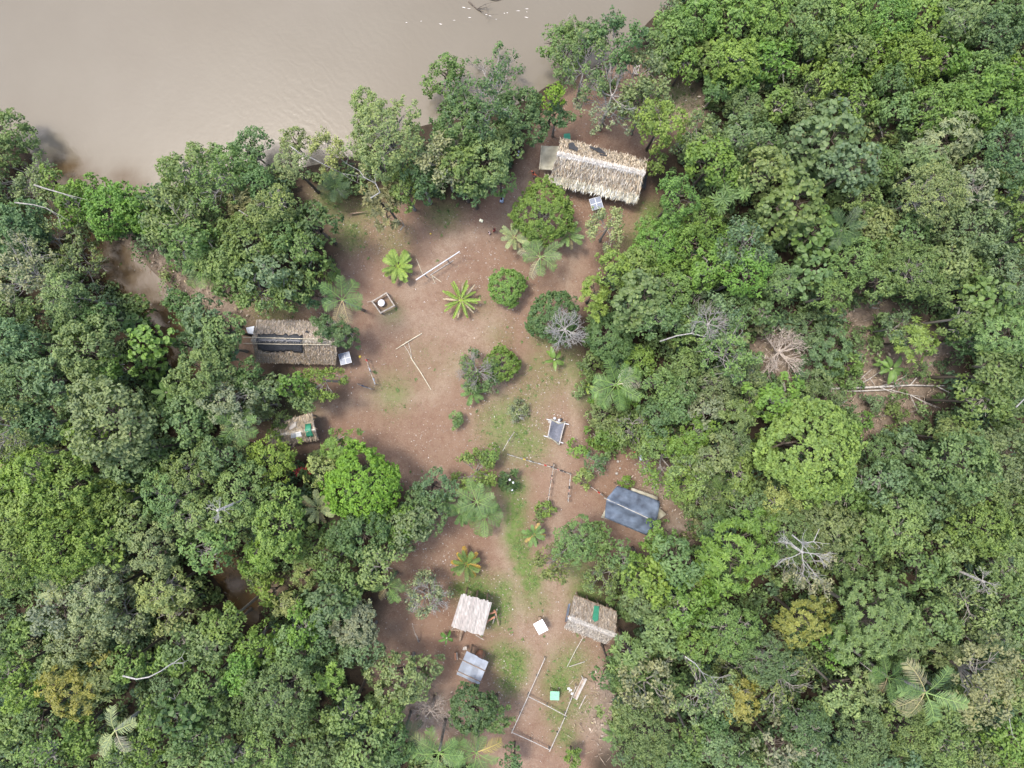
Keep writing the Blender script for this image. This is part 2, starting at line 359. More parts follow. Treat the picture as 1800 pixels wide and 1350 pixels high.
# river
WL = -1.5
wm, n, l, b = nodes_mat('muddy_water')
tc = n.new('ShaderNodeTexCoord')
w0 = mix(rng_(noise(.03, 3), .35, .65), (.119, .101, .073), (.132, .115, .087))
w0 = mix(rng_(noise(.12, 6, .65, 2), .35, .7, 0, .5), w0, (.108, .091, .066))
geo = n.new('ShaderNodeAttribute'); geo.attribute_name = 'shade_and_creek'
w0 = mix(geo.outputs['Fac'], w0, (.060, .038, .017))  # brown for the painted bank shade and for the creek's own dark water
l.new(w0, b.inputs['Base Color']); b.inputs['Roughness'].default_value = .16; b.inputs['IOR'].default_value = 1.33; b.inputs['Specular IOR Level'].default_value = .5
wv = n.new('ShaderNodeTexWave'); wv.bands_direction = 'DIAGONAL'; wv.inputs['Scale'].default_value = .55; wv.inputs['Distortion'].default_value = 9; wv.inputs['Detail'].default_value = 4; wv.inputs['Detail Scale'].default_value = 1.4
l.new(tc.outputs['Object'], wv.inputs[0])
hsum = n.new('ShaderNodeMath'); hsum.operation = 'MULTIPLY_ADD'
l.new(mul(wv.outputs['Fac'], rng_(noise(.07, 3, .5, 5), .4, .65, .03, .22)), hsum.inputs[0]); hsum.inputs[1].default_value = 1.0; l.new(mul(noise(1.7, 5, .6, 3), .6), hsum.inputs[2])
bp = n.new('ShaderNodeBump'); bp.inputs['Strength'].default_value = .085; bp.inputs['Distance'].default_value = .15
l.new(hsum.outputs[0], bp.inputs['Height']); l.new(bp.outputs[0], b.inputs['Normal'])
wx, wy = axis(54, 1.0), axis(41, 1.0); WX, WY = np.meshgrid(wx, wy)
sh = blob(WX.ravel(), WY.ravel(), [(85, 288, 20), (112, 298, 24), (140, 308, 18, .7), (205, 315, 24, .9), (225, 325, 20, .9), (190, 310, 20, .6)])  # tree shade and blocked sky reflection near the bank, painted into the water colour
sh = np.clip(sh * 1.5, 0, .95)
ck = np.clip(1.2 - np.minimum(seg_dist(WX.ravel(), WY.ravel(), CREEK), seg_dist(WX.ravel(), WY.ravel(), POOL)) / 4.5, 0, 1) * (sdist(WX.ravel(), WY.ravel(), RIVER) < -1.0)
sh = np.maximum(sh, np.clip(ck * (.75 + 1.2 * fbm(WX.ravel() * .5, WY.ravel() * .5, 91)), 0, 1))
idx = np.arange(WX.size).reshape(WX.shape)
WF = np.stack([idx[:-1, :-1], idx[:-1, 1:], idx[1:, 1:], idx[1:, :-1]], -1).reshape(-1, 4)
river = bpy.data.objects.new('river_water', np_mesh('river_water', np.stack([WX.ravel(), WY.ravel(), np.full(WX.size, WL)], 1), WF, wm, dict(shade_and_creek=sh))); link(river); tag(river, kind='structure')

# ------------------------------------------------------------------ leaves, crowns, branches
def unit(v): return v / (np.linalg.norm(v, axis=-1, keepdims=True) + 1e-9)
def leaf_arrays(c, nrm, tan, L, W, tint, fold=.18, droop=.12, hexa=False):
    """folded rhombic leaves (two triangles), or rounded ones (four)"""
    nrm = unit(nrm); tan = unit(tan - nrm * np.sum(tan * nrm, -1, keepdims=True)); side = np.cross(nrm, tan)
    L = L[:, None]; W = W[:, None]; N = len(c)
    if hexa:
        k = [(-.5, 0, 0), (-.12, .5, fold), (.32, .36, fold * .7), (.5, 0, -droop), (.32, -.36, fold * .7), (-.12, -.5, fold)]
        V = np.stack([c + tan * L * a + side * W * s_ + nrm * W * h for a, s_, h in k], 1).reshape(-1, 3)
        o = np.arange(N)[:, None] * 6
        F = np.concatenate([o + np.array([[0, 3, 1]]), o + np.array([[1, 3, 2]]), o + np.array([[0, 5, 3]]), o + np.array([[5, 4, 3]])], 0)
        return V, F, np.repeat(tint, 6)
    V = np.stack([c - tan * L * .5, c + side * W * .5 + nrm * W * fold + tan * L * .06, c + tan * L * .5 - nrm * L * droop, c - side * W * .5 + nrm * W * fold + tan * L * .06], 1).reshape(-1, 3)
    o = np.arange(N)[:, None] * 4
    F = np.concatenate([o + np.array([[0, 2, 1]]), o + np.array([[0, 3, 2]])], 0)
    return V, F, np.repeat(tint, 4)

def lobes_of(rng, Rr, H, n, lo, hi, rough=.16):
    ph = rng.uniform(0, 6.28, 3); L = [(0, 0, H * .72, Rr * rng.uniform(lo, hi) * 1.1)]
    for i in range(n - 1):
        a = i * 2.39996 + rng.uniform(-.35, .35); q = math.sqrt((i + .9) / (n - .2)); 
        rr = Rr * (1 + rough * (math.sin(2 * a + ph[0]) + .7 * math.sin(3 * a + ph[1])))
        lr = Rr * rng.uniform(lo, hi) * (1.05 - .25 * q); rho = max(0, (rr - lr)) * q
        z = H * (.74 - .5 * (rho / Rr) ** 2 + rng.uniform(-.14, .14))
        L.append((rho * math.cos(a), rho * math.sin(a), z, lr))
    return np.array(L)
def lobe_points(rng, lobes, dens, squash=.85, low=-.5):
    pts, nr, li = [], [], []
    for i, (x, y, z, r_) in enumerate(lobes):
        n = max(6, int(dens * 4 * math.pi * r_ * r_ * .66)); d = unit(rng.normal(size=(n, 3))); d = d[d[:, 2] > low]
        p = np.array([x, y, z]) + d * np.array([r_, r_, r_ * squash])
        keep = np.ones(len(p), bool)
        for j, (X_, Y_, Z_, q) in enumerate(lobes):
            if j != i: keep &= (((p - np.array([X_, Y_, Z_])) / np.array([1, 1, squash])) ** 2).sum(1) > (q * .86) ** 2
        pts.append(p[keep]); nr.append(d[keep]); li.append(np.full(keep.sum(), i))
    return np.concatenate(pts), np.concatenate(nr), np.concatenate(li)

CROWN = dict(   # lobes per radius, lobe size range, clump radius, leaves per clump, clumps per m2, leaf length, leaf width
    f=dict(nl=(5, 9, 14, 20), lr=(.28, .42), rc=.28, k=16, d=8.5, L=.20, W=.125, jit=.36),
    m=dict(nl=(5, 8, 11, 16), lr=(.31, .48), rc=.42, k=18, d=4.0, L=.31, W=.19, jit=.38),
    c=dict(nl=(6, 9, 13, 19), lr=(.27, .40), rc=.46, k=30, d=2.5, L=.26, W=.165, jit=.28),
    o=dict(nl=(7, 8, 11, 15), lr=(.46, .60), rc=.28, k=15, d=6.0, L=.26, W=.16, jit=.36),
    b=dict(nl=(4, 6, 9, 13), lr=(.33, .48), rc=.32, k=4, d=5.0, L=.43, W=.40, jit=.25),
    l=dict(nl=(4, 6, 9, 13), lr=(.34, .50), rc=.25, k=11, d=4.0, L=.41, W=.14, jit=.26),
    t=dict(nl=(4, 6, 8, 11), lr=(.31, .44), rc=.20, k=12, d=1.6, L=.72, W=.17, jit=.12))
def make_crown(kind, Rr, seed):
    q = CROWN[kind]; rng = np.random.default_rng(seed * 101 + hash_(kind)); H = Rr * rng.uniform(.75, 1.0)
    sz = SIZES.index(Rr)
    lobes = lobes_of(rng, Rr * .93, H, q['nl'][sz], *q['lr'])
    if kind == 'o':        # one dense, slightly uneven dome
        n0 = int(q['d'] * 4.6 * math.pi * Rr * Rr); nr = unit(rng.normal(size=(n0, 3))); nr = nr[nr[:, 2] > -.35]; a_ = np.arctan2(nr[:, 1], nr[:, 0]); f_ = rng.uniform(0, 6.28, 4)
        eq = np.sqrt(1 - nr[:, 2] ** 2) ** 1.5; bump = 1 + rng.normal(0, .04, len(nr)) + eq * (.08 * np.sin(3 * a_ + f_[0]) + .07 * np.sin(4 * a_ + f_[3])) + eq * .07 * np.sin(5 * a_ + f_[1] + nr[:, 2] * 4) + eq * .05 * np.sin(9 * a_ + nr[:, 2] * 9 + f_[2])
        p = nr * (Rr * .93 * bump * rng.uniform(.86, 1.0, len(nr)))[:, None] * np.array([1, 1, .8]) + np.array([0, 0, H * .3]); li = ((a_ + 3.2) * 1.2).astype(int) % len(lobes)
    else: p, nr, li = lobe_points(rng, lobes, q['d'])
    p = p + nr * rng.uniform(-.3, .28, (len(p), 1)) * min(1, Rr / 3) + rng.normal(size=p.shape) * .08
    lt = rng.uniform(.2, .7, len(lobes)); ct = rng.uniform(0, 1, len(p)) ** 1.6
    k = q['k']; N = len(p) * k; rep = lambda a: np.repeat(a, k, 0)
    n_ = rep(nr); up = np.array([0, 0, 1.0])
    if kind in 'lt':       # whorls of narrow leaves
        ang = np.tile(np.arange(k) * 2 * math.pi / k, len(p)) + rep(rng.uniform(0, 6.28, len(p)))
        ax_ = unit(n_ * .6 + up * .7 + rng.normal(size=n_.shape) * .12); t1 = unit(np.cross(ax_, np.array([.3, 1, .1]))); t2 = np.cross(ax_, t1)
        rad = t1 * np.cos(ang)[:, None] + t2 * np.sin(ang)[:, None]
        el = rng.uniform(-.25, .45, N)[:, None]; tan = unit(rad + ax_ * el); L = q['L'] * rng.uniform(.75, 1.15, N)
        c = rep(p) + tan * L[:, None] * .52; nrm = unit(ax_ - rad * el + rng.normal(size=c.shape) * q['jit'])
        W = q['W'] * rng.uniform(.8, 1.2, N)
    else:
        d = unit(n_ * .9 + rng.normal(size=(N, 3)) * .75); rr = q['rc'] * rng.uniform(.55, 1.1, N)[:, None]
        c = rep(p) + d * rr; nrm = unit(d * .42 + n_ * .28 + up * (1.1 if kind == 'b' else .7) + rng.normal(size=c.shape) * q['jit'])
        tan = unit(rng.normal(size=(N, 3)) + d * .6); L = q['L'] * rng.uniform(.65, 1.25, N); W = q['W'] * rng.uniform(.7, 1.2, N)
    tint = np.clip(.22 * rep(lt[li]) + .42 * rep(ct) + .42 * rng.uniform(0, 1, N) - .02, 0, 1)
    if kind == 'b':
        y = rng.uniform(0, 1, N) < .10; tint = np.where(y, 1.0, tint * .65); L = np.where(y, L * .6, L); W = np.where(y, W * .45, W)
    V, F, T = leaf_arrays(c, nrm, tan, L, W, tint, hexa=(kind == 'b'))
    return np_mesh('crown', V, F, None, dict(tint=T)), lobes, H
def hash_(s): return sum(ord(ch) * (i + 3) for i, ch in enumerate(s))

def skeleton(rng, Rr, H, levels=4, first=7, spread=.55):
    """limbs that fork outwards; returns segments and twig tips"""
    segs, tips = [], []
    def grow(p, d, Ln, r_, lev):
        pts = [p]; q = p; dd = d
        for i in range(3):
            dd = unit(dd + rng.normal(size=3) * .13 + np.array([0, 0, .05])); q = q + dd * Ln / 3; pts.append(q)
        segs.append((pts, [r_, r_ * .86, r_ * .74, r_ * .6]))
        if lev == 0: tips.append((q, dd)); return
        for i in range(rng.integers(2, 4) + (lev > 2)):
            o = pts[3] if i < 2 else pts[2]; nd = unit(dd + rng.normal(size=3) * spread + np.array([0, 0, .08]))
            grow(o, nd, Ln * rng.uniform(.55, .82), r_ * (.62 if i else .7), lev - 1)
    tot = sum(.7 ** i for i in range(levels))
    for i in range(first):
        a = i * 2 * math.pi / first + rng.uniform(-.3, .3); e = rng.uniform(.15, .95)
        grow(np.zeros(3), unit(np.array([math.cos(a), math.sin(a), e * H / Rr])), Rr * 1.25 / tot, Rr * .016 + .015, levels - 1)
    return segs, tips
def seg_mesh(name, segs, mat, n=4):
    b_ = MB()
    for pts, r_ in segs: b_.tube(pts, r_, n)
    return b_.mesh(name, mat)
def limbs_mesh(lobes, H, rng, mat):
    b_ = MB()
    for x, y, z, r_ in lobes:
        q = Vector((x, y, z)); m1 = q * .45 + Vector((rng.normal() * .2, rng.normal() * .2, H * .05)); m2 = q * .8 + Vector((rng.normal() * .2, rng.normal() * .2, .1))
        b_.tube([(0, 0, -H * .25), m1, m2, q + Vector((0, 0, -r_ * .1))], [.02 * H + .05, .02 * H + .02, .05, .025], 5)
        for j in range(3):
            a = rng.uniform(0, 6.28); b_.tube([m2, q + Vector((math.cos(a) * r_ * .75, math.sin(a) * r_ * .75, rng.uniform(-.3, .2) * r_))], [.045, .015], 4)
    return b_.mesh('limbs', mat)
trunk_me = MB().tube([(0, 0, -.06), (.012, 0, .05), (0, .01, .3), (.01, -.01, .65), (0, 0, 1)], [1.5, 1.05, .85, .72, .6], 8).mesh('trunk', MAT['bark'], True)
trunk_pale = trunk_me.copy(); trunk_pale.materials.clear(); trunk_pale.materials.append(MAT['pale_bark'])

SIZES = (1.25, 2.1, 3.3, 4.9)
PROTO = {}
def proto(kind, r_, i):
    si = min(range(4), key=lambda k: abs(math.log(SIZES[k] / r_))); key = (kind, si, i % 3)
    if key not in PROTO:
        rng = np.random.default_rng(si * 7 + i + hash_(kind) * 3); Rr = SIZES[si]
        if kind == 's':
            H = Rr * .9; segs, tips = skeleton(rng, Rr, H, 4, 6 + si)
            tp = np.array([t[0] for t in tips]); td = np.array([t[1] for t in tips])
            keep = rng.uniform(0, 1, len(tp)) < (.75 if i % 3 else .5); tp, td = tp[keep], td[keep]
            k = 15; N = len(tp) * k; d = unit(rng.normal(size=(N, 3)) + np.array([0, 0, .4])); c = np.repeat(tp, k, 0) + d * rng.uniform(.1, .48, (N, 1))
            V, F, T = leaf_arrays(c, d + np.array([0, 0, .6]) + rng.normal(size=d.shape) * .4, rng.normal(size=d.shape), .27 * rng.uniform(.7, 1.2, N), .16 * rng.uniform(.7, 1.2, N),
                                  np.clip(np.repeat(rng.uniform(0, .8, len(tp)), k) + rng.uniform(-.2, .4, N), 0, 1))
            PROTO[key] = (np_mesh('crown', V, F, None, dict(tint=T)), seg_mesh('limbs', segs, MAT['twig_grey'], 4), H)
        else:
            me, lobes, H = make_crown(kind, Rr, i % 3 + si * 5); PROTO[key] = (me, limbs_mesh(lobes, H, rng, MAT['pale_bark'] if i % 2 else MAT['bark']), H)
        PROTO[key][0].materials.append(MAT['leaf_gloss' if kind in 'lb' else 'leaf'])
    return PROTO[key], SIZES[si]

PAL = dict(v=((.118, .206, .042), 'bright green'), y=((.138, .212, .046), 'yellow-green'), m=((.126, .190, .062), 'mid green'), d=((.082, .138, .048), 'dark green'),
           o=((.138, .184, .072), 'olive green'), p=((.190, .212, .118), 'pale grey-green'), b=((.110, .170, .074), 'bluish green'), g=((.198, .200, .056), 'golden-green'),
           w=((.122, .215, .022), 'vivid lime-green'), r=((.182, .176, .096), 'rust-tinged green'), k=((.186, .234, .092), 'pale yellow-green'))
TEX = dict(o='dense rounded', f='fine-leaved', m='bushy', c='clump-leaved', b='broad-leaved', l='glossy long-leaved', t='star-leaved', s='sparse twiggy')
TREES = []     # dicts gathered first, labelled afterwards
def tree(px, py, r, kind, colour, h=None, label=None, name=None, under=None):
    global_i = len(TREES); rnd = random.Random(global_i * 31 + 5)
    if h is None:
        h = 4.6 + r * .115 + rnd.uniform(-1.3, 1.3)
        if px > 1170 and py < 260: h *= .62
    c = P(px, py, h * .72)
    while h > 3.6 and (sdist(np.array([c.x]), np.array([c.y]), RIVER)[0] > -1.2 or seg_dist(np.array([c.x]), np.array([c.y]), CREEK)[0] < 1.6): h -= .7; c = P(px, py, h * .72)
    rm = r * M1 * (CAMZ - h * .8) / CAMZ * (1.06 if kind == 'o' else 1.13)
    (cm, lm, H), Rr = proto(kind, rm, rnd.randrange(3)); s = rm / Rr
    zs = 1.0 if kind in 'os' else 1.25; z0 = max(.15, h - H * s * zs * 1.1)
    c = P(px, py, h * .72 if h > 3 else h * .6); g = gz(c.x, c.y)
    small = h < 3.4
    nm = name or ('shrub' if small else {'b': 'broad_leaf_tree', 's': 'sparse_tree'}.get(kind, 'forest_tree' if h > 8.5 else 'leafy_tree'))
    root = empty(nm, (c.x, c.y, g))
    hz = z0 - g
    tr = bpy.data.objects.new('trunk', trunk_pale if kind in 'sp' or rnd.random() < .3 else trunk_me); link(tr, root); tr.scale = (.05 + h * .011, .05 + h * .011, hz + H * s * .3)
    li = bpy.data.objects.new('limbs', lm); link(li, root); li.location.z = hz; li.scale = (s, s, s * (.55 if kind == 'o' else zs)); a = rnd.uniform(0, 6.28); li.rotation_euler.z = a
    cr = bpy.data.objects.new('crown', cm); link(cr, root); cr.location.z = hz; cr.scale = (s * rnd.uniform(.92, 1.08), s * rnd.uniform(.92, 1.08), s * zs); cr.rotation_euler.z = a
    col = PAL[colour][0]; j = rnd.uniform(.88, 1.14); cr.color = (col[0] * j * rnd.uniform(.92, 1.1), col[1] * j, col[2] * j * rnd.uniform(.85, 1.2), 1)
    TREES.append(dict(o=root, px=px, py=py, r=r, kind=kind, colour=colour, h=h, label=label, small=small))
    return root


# ------------------------------------------------------------------ trees: photo x, y, crown radius in photo pixels, leaf kind + colour, height or -
TREE_LIST = """
12 240 44 mm; 32 318 44 so; 62 335 30 so; 15 400 52 mb; 58 408 36 fb; 100 442 58 so; 90 318 24 my 4; 160 338 40 mv 5; 195 372 46 mv 5.5; 246 368 42 mv 5; 130 362 36 mv 5; 272 394 34 mv 4; 215 345 26 mv 4
345 312 44 mm; 358 276 30 mm; 440 264 40 fb; 388 330 48 sm; 415 298 38 mm; 322 392 46 so; 430 362 40 lr; 492 372 46 fo; 500 412 42 fm; 558 402 42 md; 515 250 30 fk; 522 300 32 fk; 578 268 28 sk; 448 432 52 mm; 350 432 44 mm; 324 350 30 mm; 470 330 30 md
400 470 36 mm; 425 490 46 mm; 480 478 46 mb; 540 438 42 mm; 520 505 38 mm; 462 515 34 sm; 585 478 24 lm 4; 300 300 20 mm 4
646 184 34 fk 13; 686 250 66 fk 13; 784 134 40 fm; 858 132 54 sd 11; 846 200 62 sd 12; 915 208 46 md 7.5; 812 232 54 md; 970 178 26 fw 8; 976 210 34 ld 6; 990 84 42 fm; 1012 58 32 fm; 1044 62 28 md; 1026 122 52 sm 9; 1078 92 46 sd 9; 1120 150 44 so 8; 1068 188 48 sp 8; 1128 196 40 so 8; 1160 222 46 fy 9
1150 288 20 my 4; 1162 92 44 mm 6; 1182 58 34 mm 6; 784 290 38 sp 11; 814 312 46 mm; 858 292 50 mm; 832 334 36 fb; 742 322 38 md; 712 338 34 mm; 680 362 46 lr 9; 655 272 32 fk 11; 1184 352 42 fv; 1150 412 30 fm 6; 955 374 50 oy 6; 1066 404 30 sk 7; 1158 432 46 fv 8; 890 262 34 mm 7; 880 320 26 mm 6
1230 38 46 mv; 1290 40 44 my; 1350 30 48 mv; 1418 40 48 mm; 1488 30 50 my; 1556 40 46 mv; 1620 30 44 my; 1678 44 44 mm; 1750 62 52 md; 1790 18 30 mm; 1244 104 34 bm; 1290 112 46 my; 1350 108 44 mv; 1428 76 40 my; 1490 92 40 mm; 1545 84 36 my; 1602 108 46 my; 1662 106 42 mv; 1562 152 36 md; 1716 132 46 mm; 1782 130 40 mv; 1200 118 28 mv
1258 162 30 ld; 1310 190 38 fb; 1366 188 26 cy; 1312 140 34 mv; 1440 144 36 my; 1408 178 34 so; 1502 178 38 my; 1572 202 34 mm; 1640 190 50 my; 1730 180 64 mv; 1762 234 36 md; 1480 120 30 mv; 1540 130 28 my
1230 250 40 so 8; 1290 252 40 mo 9; 1330 310 46 mo; 1250 292 44 my; 1450 250 62 bb; 1484 306 48 bb; 1384 368 60 bm; 1424 412 46 bm; 1272 335 40 tm; 1660 250 56 lp; 1770 272 62 fb; 1622 300 42 lb; 1612 352 56 fo; 1684 342 46 cp; 1535 398 38 mk; 1582 420 42 mm; 1692 410 52 mo; 1742 384 36 cb; 1784 348 44 mm; 1232 392 38 fv; 1268 440 32 mv; 1210 432 40 fv; 1296 442 44 sb; 1332 452 30 mb; 1500 352 34 fm; 1340 250 34 md; 1540 300 34 md 7; 1790 420 40 mm
1072 478 32 my; 1112 470 40 mm; 1152 482 36 fv; 1042 520 32 ly; 1122 530 50 bm; 1074 592 38 od 5; 1150 560 40 mm; 1182 512 34 fm; 974 556 42 od 5.5; 1040 640 24 mm 2.6; 1130 632 28 my 4; 1148 672 36 mm; 1060 730 34 fo 4; 1176 702 40 mm; 1150 735 34 md; 1070 766 32 mv 3.2; 1112 762 34 sm 5; 1148 778 30 mm; 1194 690 34 mo; 1018 787 19 my 2.6; 1050 812 24 fb 3.2; 1022 836 22 lk 3; 1166 806 58 sy 8; 1192 852 36 fy; 1098 846 13 mv 2; 1020 690 16 mm 2; 1100 690 28 lv 4
890 503 31 ov 3.6; 882 640 29 ov 3.4; 840 656 34 sb 4; 805 735 17 lb 1.8; 866 802 23 fy 3; 836 832 34 sy 4; 893 848 24 ld 2.4; 758 858 38 fb 6; 738 905 48 fb 7; 640 850 60 ow 9; 604 788 40 ly 7; 575 826 36 ck 7; 700 920 42 fy 8; 910 722 14 sp 1.5; 960 895 16 my 1.8; 945 905 12 mm 1.6
60 482 56 sp; 134 470 48 so; 130 522 42 fo; 20 600 50 mb; 62 620 46 mb; 155 562 42 md; 192 560 32 md; 162 622 54 mo; 200 652 38 my; 110 670 46 mb; 60 692 52 mb; 30 750 54 so; 90 742 40 mb; 50 802 48 sp; 26 545 36 mo
245 540 28 bm; 278 602 36 bv; 262 644 32 bv; 240 568 26 bm; 372 562 40 mb; 330 542 32 md; 402 582 38 mm; 390 612 40 mb; 372 652 50 mm; 446 662 30 md; 408 702 54 cp; 358 702 40 mm; 344 742 44 mm; 478 684 34 mo; 524 678 26 mv; 574 670 28 sy; 540 698 22 sm 6; 345 600 30 md; 458 716 22 mo 5; 470 712 18 sk 4
212 738 74 mo; 170 770 44 my; 272 788 40 md; 305 722 28 md 5; 485 808 48 cy 8; 402 800 40 md; 232 812 46 mb; 342 832 54 cm; 310 872 48 cm; 430 862 50 cm; 480 890 42 cm; 562 800 18 lm 3; 580 574 34 ld 6; 555 518 32 ld 6; 608 592 28 ld 6; 400 905 46 cm; 355 900 40 cm; 425 790 20 mo
80 832 58 my; 142 862 54 my; 62 902 56 my; 40 962 72 fy; 120 950 70 fy; 172 902 54 my; 190 945 46 my; 20 860 44 my; 225 880 36 mm
182 1042 54 cp; 122 1062 46 cp; 212 1008 42 cp; 150 1112 54 cp; 285 958 48 ck; 302 1030 48 ck; 312 1072 40 ck; 382 955 44 cm; 384 1120 40 mo; 402 1092 36 my; 332 1122 38 mm; 500 922 50 my; 490 965 30 my; 468 968 28 ly; 536 1012 28 lk 4; 510 1060 26 lk 5; 460 1010 22 sm 3; 230 1075 36 so; 250 920 36 mo; 480 1040 26 my 4; 450 985 24 my 5
12 1122 32 fb; 60 1112 38 mm; 32 1172 36 my; 62 1202 36 my; 40 1282 46 mm; 82 1252 44 cm; 102 1312 46 cm; 142 1202 54 lg; 190 1192 40 lo; 122 1160 40 mo; 242 1152 34 my; 312 1156 28 my; 302 1202 30 fb; 370 1130 30 mm; 282 1252 34 mm; 332 1242 44 bd; 382 1252 30 bm; 462 1132 46 fv; 440 1172 34 mv; 502 1212 66 fm; 522 1132 38 mm; 545 1090 36 mv; 582 1062 44 mb; 572 1112 36 mb; 592 1182 34 ly; 542 1252 40 mm; 562 1312 46 mo; 482 1312 44 fm; 422 1312 40 mm; 222 1332 34 sm; 372 1192 40 mm; 162 1292 36 my; 15 1335 34 mb; 330 1320 34 mm; 270 1310 30 my; 620 1240 40 mm; 640 1310 46 mm; 605 1345 34 mo; 350 1280 30 md; 440 1240 32 md
640 935 52 md 9; 722 918 40 mo 8; 670 985 44 ck 9; 745 1040 34 sp 5; 626 1090 36 op 9; 640 1130 34 mb 8; 712 1190 50 mo 8; 830 1245 40 od 7; 872 1256 34 ld 6; 905 1330 26 fd 4; 1005 1325 17 my 2.4; 550 960 34 mm 6; 590 985 34 mm 7; 610 1030 40 mm; 690 1240 36 mm; 690 1290 34 md; 590 940 26 mb 5
1010 950 46 fm 8; 1048 950 34 mm 7; 1094 978 28 mm 7; 975 986 32 so 6; 1058 1010 30 so 5; 1122 1046 36 mo 9; 1130 1010 46 my 10; 1180 980 42 mm; 1156 1094 44 mo; 1190 1060 38 mv; 1108 1150 46 lm 9; 1072 1172 36 md 8; 1130 1192 46 sp; 1102 1232 42 mo; 1130 1272 54 fm; 1162 1205 36 mm; 1182 1312 36 mb; 1072 1052 13 lm 2.4; 1160 940 30 mv 6; 1130 988 32 mv 8; 1100 1320 30 mb 5
1290 962 72 ly; 1372 930 52 fo; 1450 920 54 mo; 1502 930 44 mm; 1412 985 50 sp; 1490 986 34 fm; 1560 920 54 mm; 1602 982 46 mm; 1642 960 46 mm; 1702 920 50 my; 1750 982 50 mm; 1790 932 40 mm; 1232 1000 30 my; 1222 1042 42 mv; 1272 1100 58 fm; 1402 1082 48 lg; 1332 1142 50 fb; 1522 1082 76 lm; 1622 1082 42 mm; 1452 1122 34 mv; 1592 1122 42 lo; 1692 1052 44 so; 1760 1042 44 mm; 1722 1112 44 mo; 1784 1100 38 mm; 1212 1122 36 my; 1232 1200 54 sk; 1292 1222 42 lg; 1372 1192 54 so; 1302 1172 34 so; 1462 1202 46 ck; 1502 1202 40 lo; 1552 1182 32 md; 1642 1140 36 lo; 1702 1182 66 cp; 1762 1202 44 mo; 1252 1300 46 fb; 1352 1302 46 cp; 1402 1262 46 fd; 1422 1302 38 mb; 1502 1282 50 fb; 1582 1272 54 fm; 1642 1292 46 fm; 1702 1300 36 mm; 1762 1282 44 my; 1722 1336 34 so; 1242 1250 34 md; 1560 1335 40 mb; 1790 1340 34 my; 1300 1335 36 mb; 1210 1290 30 mm; 1660 1220 40 mo; 1470 1335 36 mm 
1065 800 18 mm 2.2; 1052 775 16 my 2; 1125 770 22 mv 2.6; 1052 705 18 mv 2; 1035 660 16 mm 1.8; 500 738 15 mo 3.4; 492 760 15 my 3.4; 1455 660 26 fm 2.4; 1495 668 20 mm 1.8; 1530 712 24 fb 2.2; 1575 722 18 mm 1.8; 1510 740 20 mv 1.8; 1620 655 20 fm 2; 1545 575 18 mm 1.6; 1500 600 24 fb 2.4; 1232 482 38 mv; 1302 490 46 fv; 1362 502 36 fm; 1422 482 42 bm; 1492 462 50 fm; 1530 500 34 mm; 1450 522 34 fm; 1592 482 50 fm; 1642 472 42 mo; 1636 510 32 mo; 1560 452 36 mm; 1762 492 50 cb; 1722 522 44 bm; 1782 562 36 bm; 1216 540 28 sb; 1242 570 40 sb; 1222 592 36 mm; 1282 542 36 fm; 1326 552 24 mm; 1420 582 36 fb 4; 1452 622 48 lb 4; 1482 640 26 my 3; 1438 672 26 lb 4; 1450 702 36 fb 4; 1604 600 42 ly 7; 1570 578 28 sb 6; 1352 702 46 mv; 1272 622 52 sm; 1250 680 36 fo; 1292 722 40 lo; 1232 722 36 mp; 1415 788 76 oy 13; 1326 800 34 my; 1290 832 36 mm; 1282 772 34 fb; 1250 802 34 mo; 1218 762 34 my; 1362 882 42 fk; 1402 902 38 mo; 1470 872 42 mm; 1543 796 30 fb; 1585 792 26 mb; 1532 842 42 mb; 1572 872 46 mb; 1662 772 42 mo; 1706 706 42 mm; 1722 662 44 mo; 1762 722 38 md; 1662 812 64 mm; 1742 802 54 mo; 1784 832 36 mo; 1702 862 50 mm; 1762 902 44 mm; 1698 600 34 md; 1742 592 50 lm; 1790 642 36 md; 1672 562 36 mm; 1722 560 36 lm; 1225 870 34 so; 1240 910 34 md; 1310 880 34 mb; 1620 890 46 mb; 1200 640 32 mm; 1305 672 30 so; 1690 480 36 mm; 1190 780 30 my; 1200 560 26 fm; 1210 830 34 sm; 1470 430 30 fm
"""
for tok in TREE_LIST.replace('\n', ';').split(';'):
    w = tok.split()
    if w: tree(int(w[0]), int(w[1]), int(w[2]), w[3][0], w[3][1], float(w[4]) if len(w) > 4 else None)
def own(px, py, label):
    """a label of its own for the tree that the photo shows at px, py"""
    t = min(TREES, key=lambda q: (q['px'] - px) ** 2 + (q['py'] - py) ** 2); t['label'] = label; t['mark'] = True

# ------------------------------------------------------------------ bare and dead trees
def dead_tree(px, py, r, h, label, mat='bleached', levels=5, first=9, base=None, upright=.5, seed=1, name='dead_tree', spread=.4):
    rng = np.random.default_rng(seed); rm = r * M1 * (CAMZ - h) / CAMZ; c = P(px, py, h * .8); g = gz(c.x, c.y)
    root = empty(name, (c.x, c.y, g)); segs, tips = skeleton(rng, rm, rm * upright, levels, first, spread)
    z0 = max(.3, h - rm * upright * 1.2) - g
    br = bpy.data.objects.new('branches', seg_mesh('branches', segs, MAT[mat], 4)); link(br, root); br.location.z = z0
    t = bpy.data.objects.new('trunk', MB().tube([(0, 0, -.3), (.05, 0, z0 * .5), (0, 0, z0 + .25)], [.16, .12, .1], 8).mesh('trunk', MAT[mat], True)); link(t, root)
    tag(root, label, 'dead tree'); return root
dead_tree(993, 580, 37, 6.5, 'bleached leafless tree beside the round dark bush in the middle of the clearing', seed=3, first=14)
dead_tree(1376, 618, 46, 3.2, 'dry brown leafless tree fanned out on brown litter left of the felled trunk', 'dry_fan', seed=5, first=14, upright=.55)
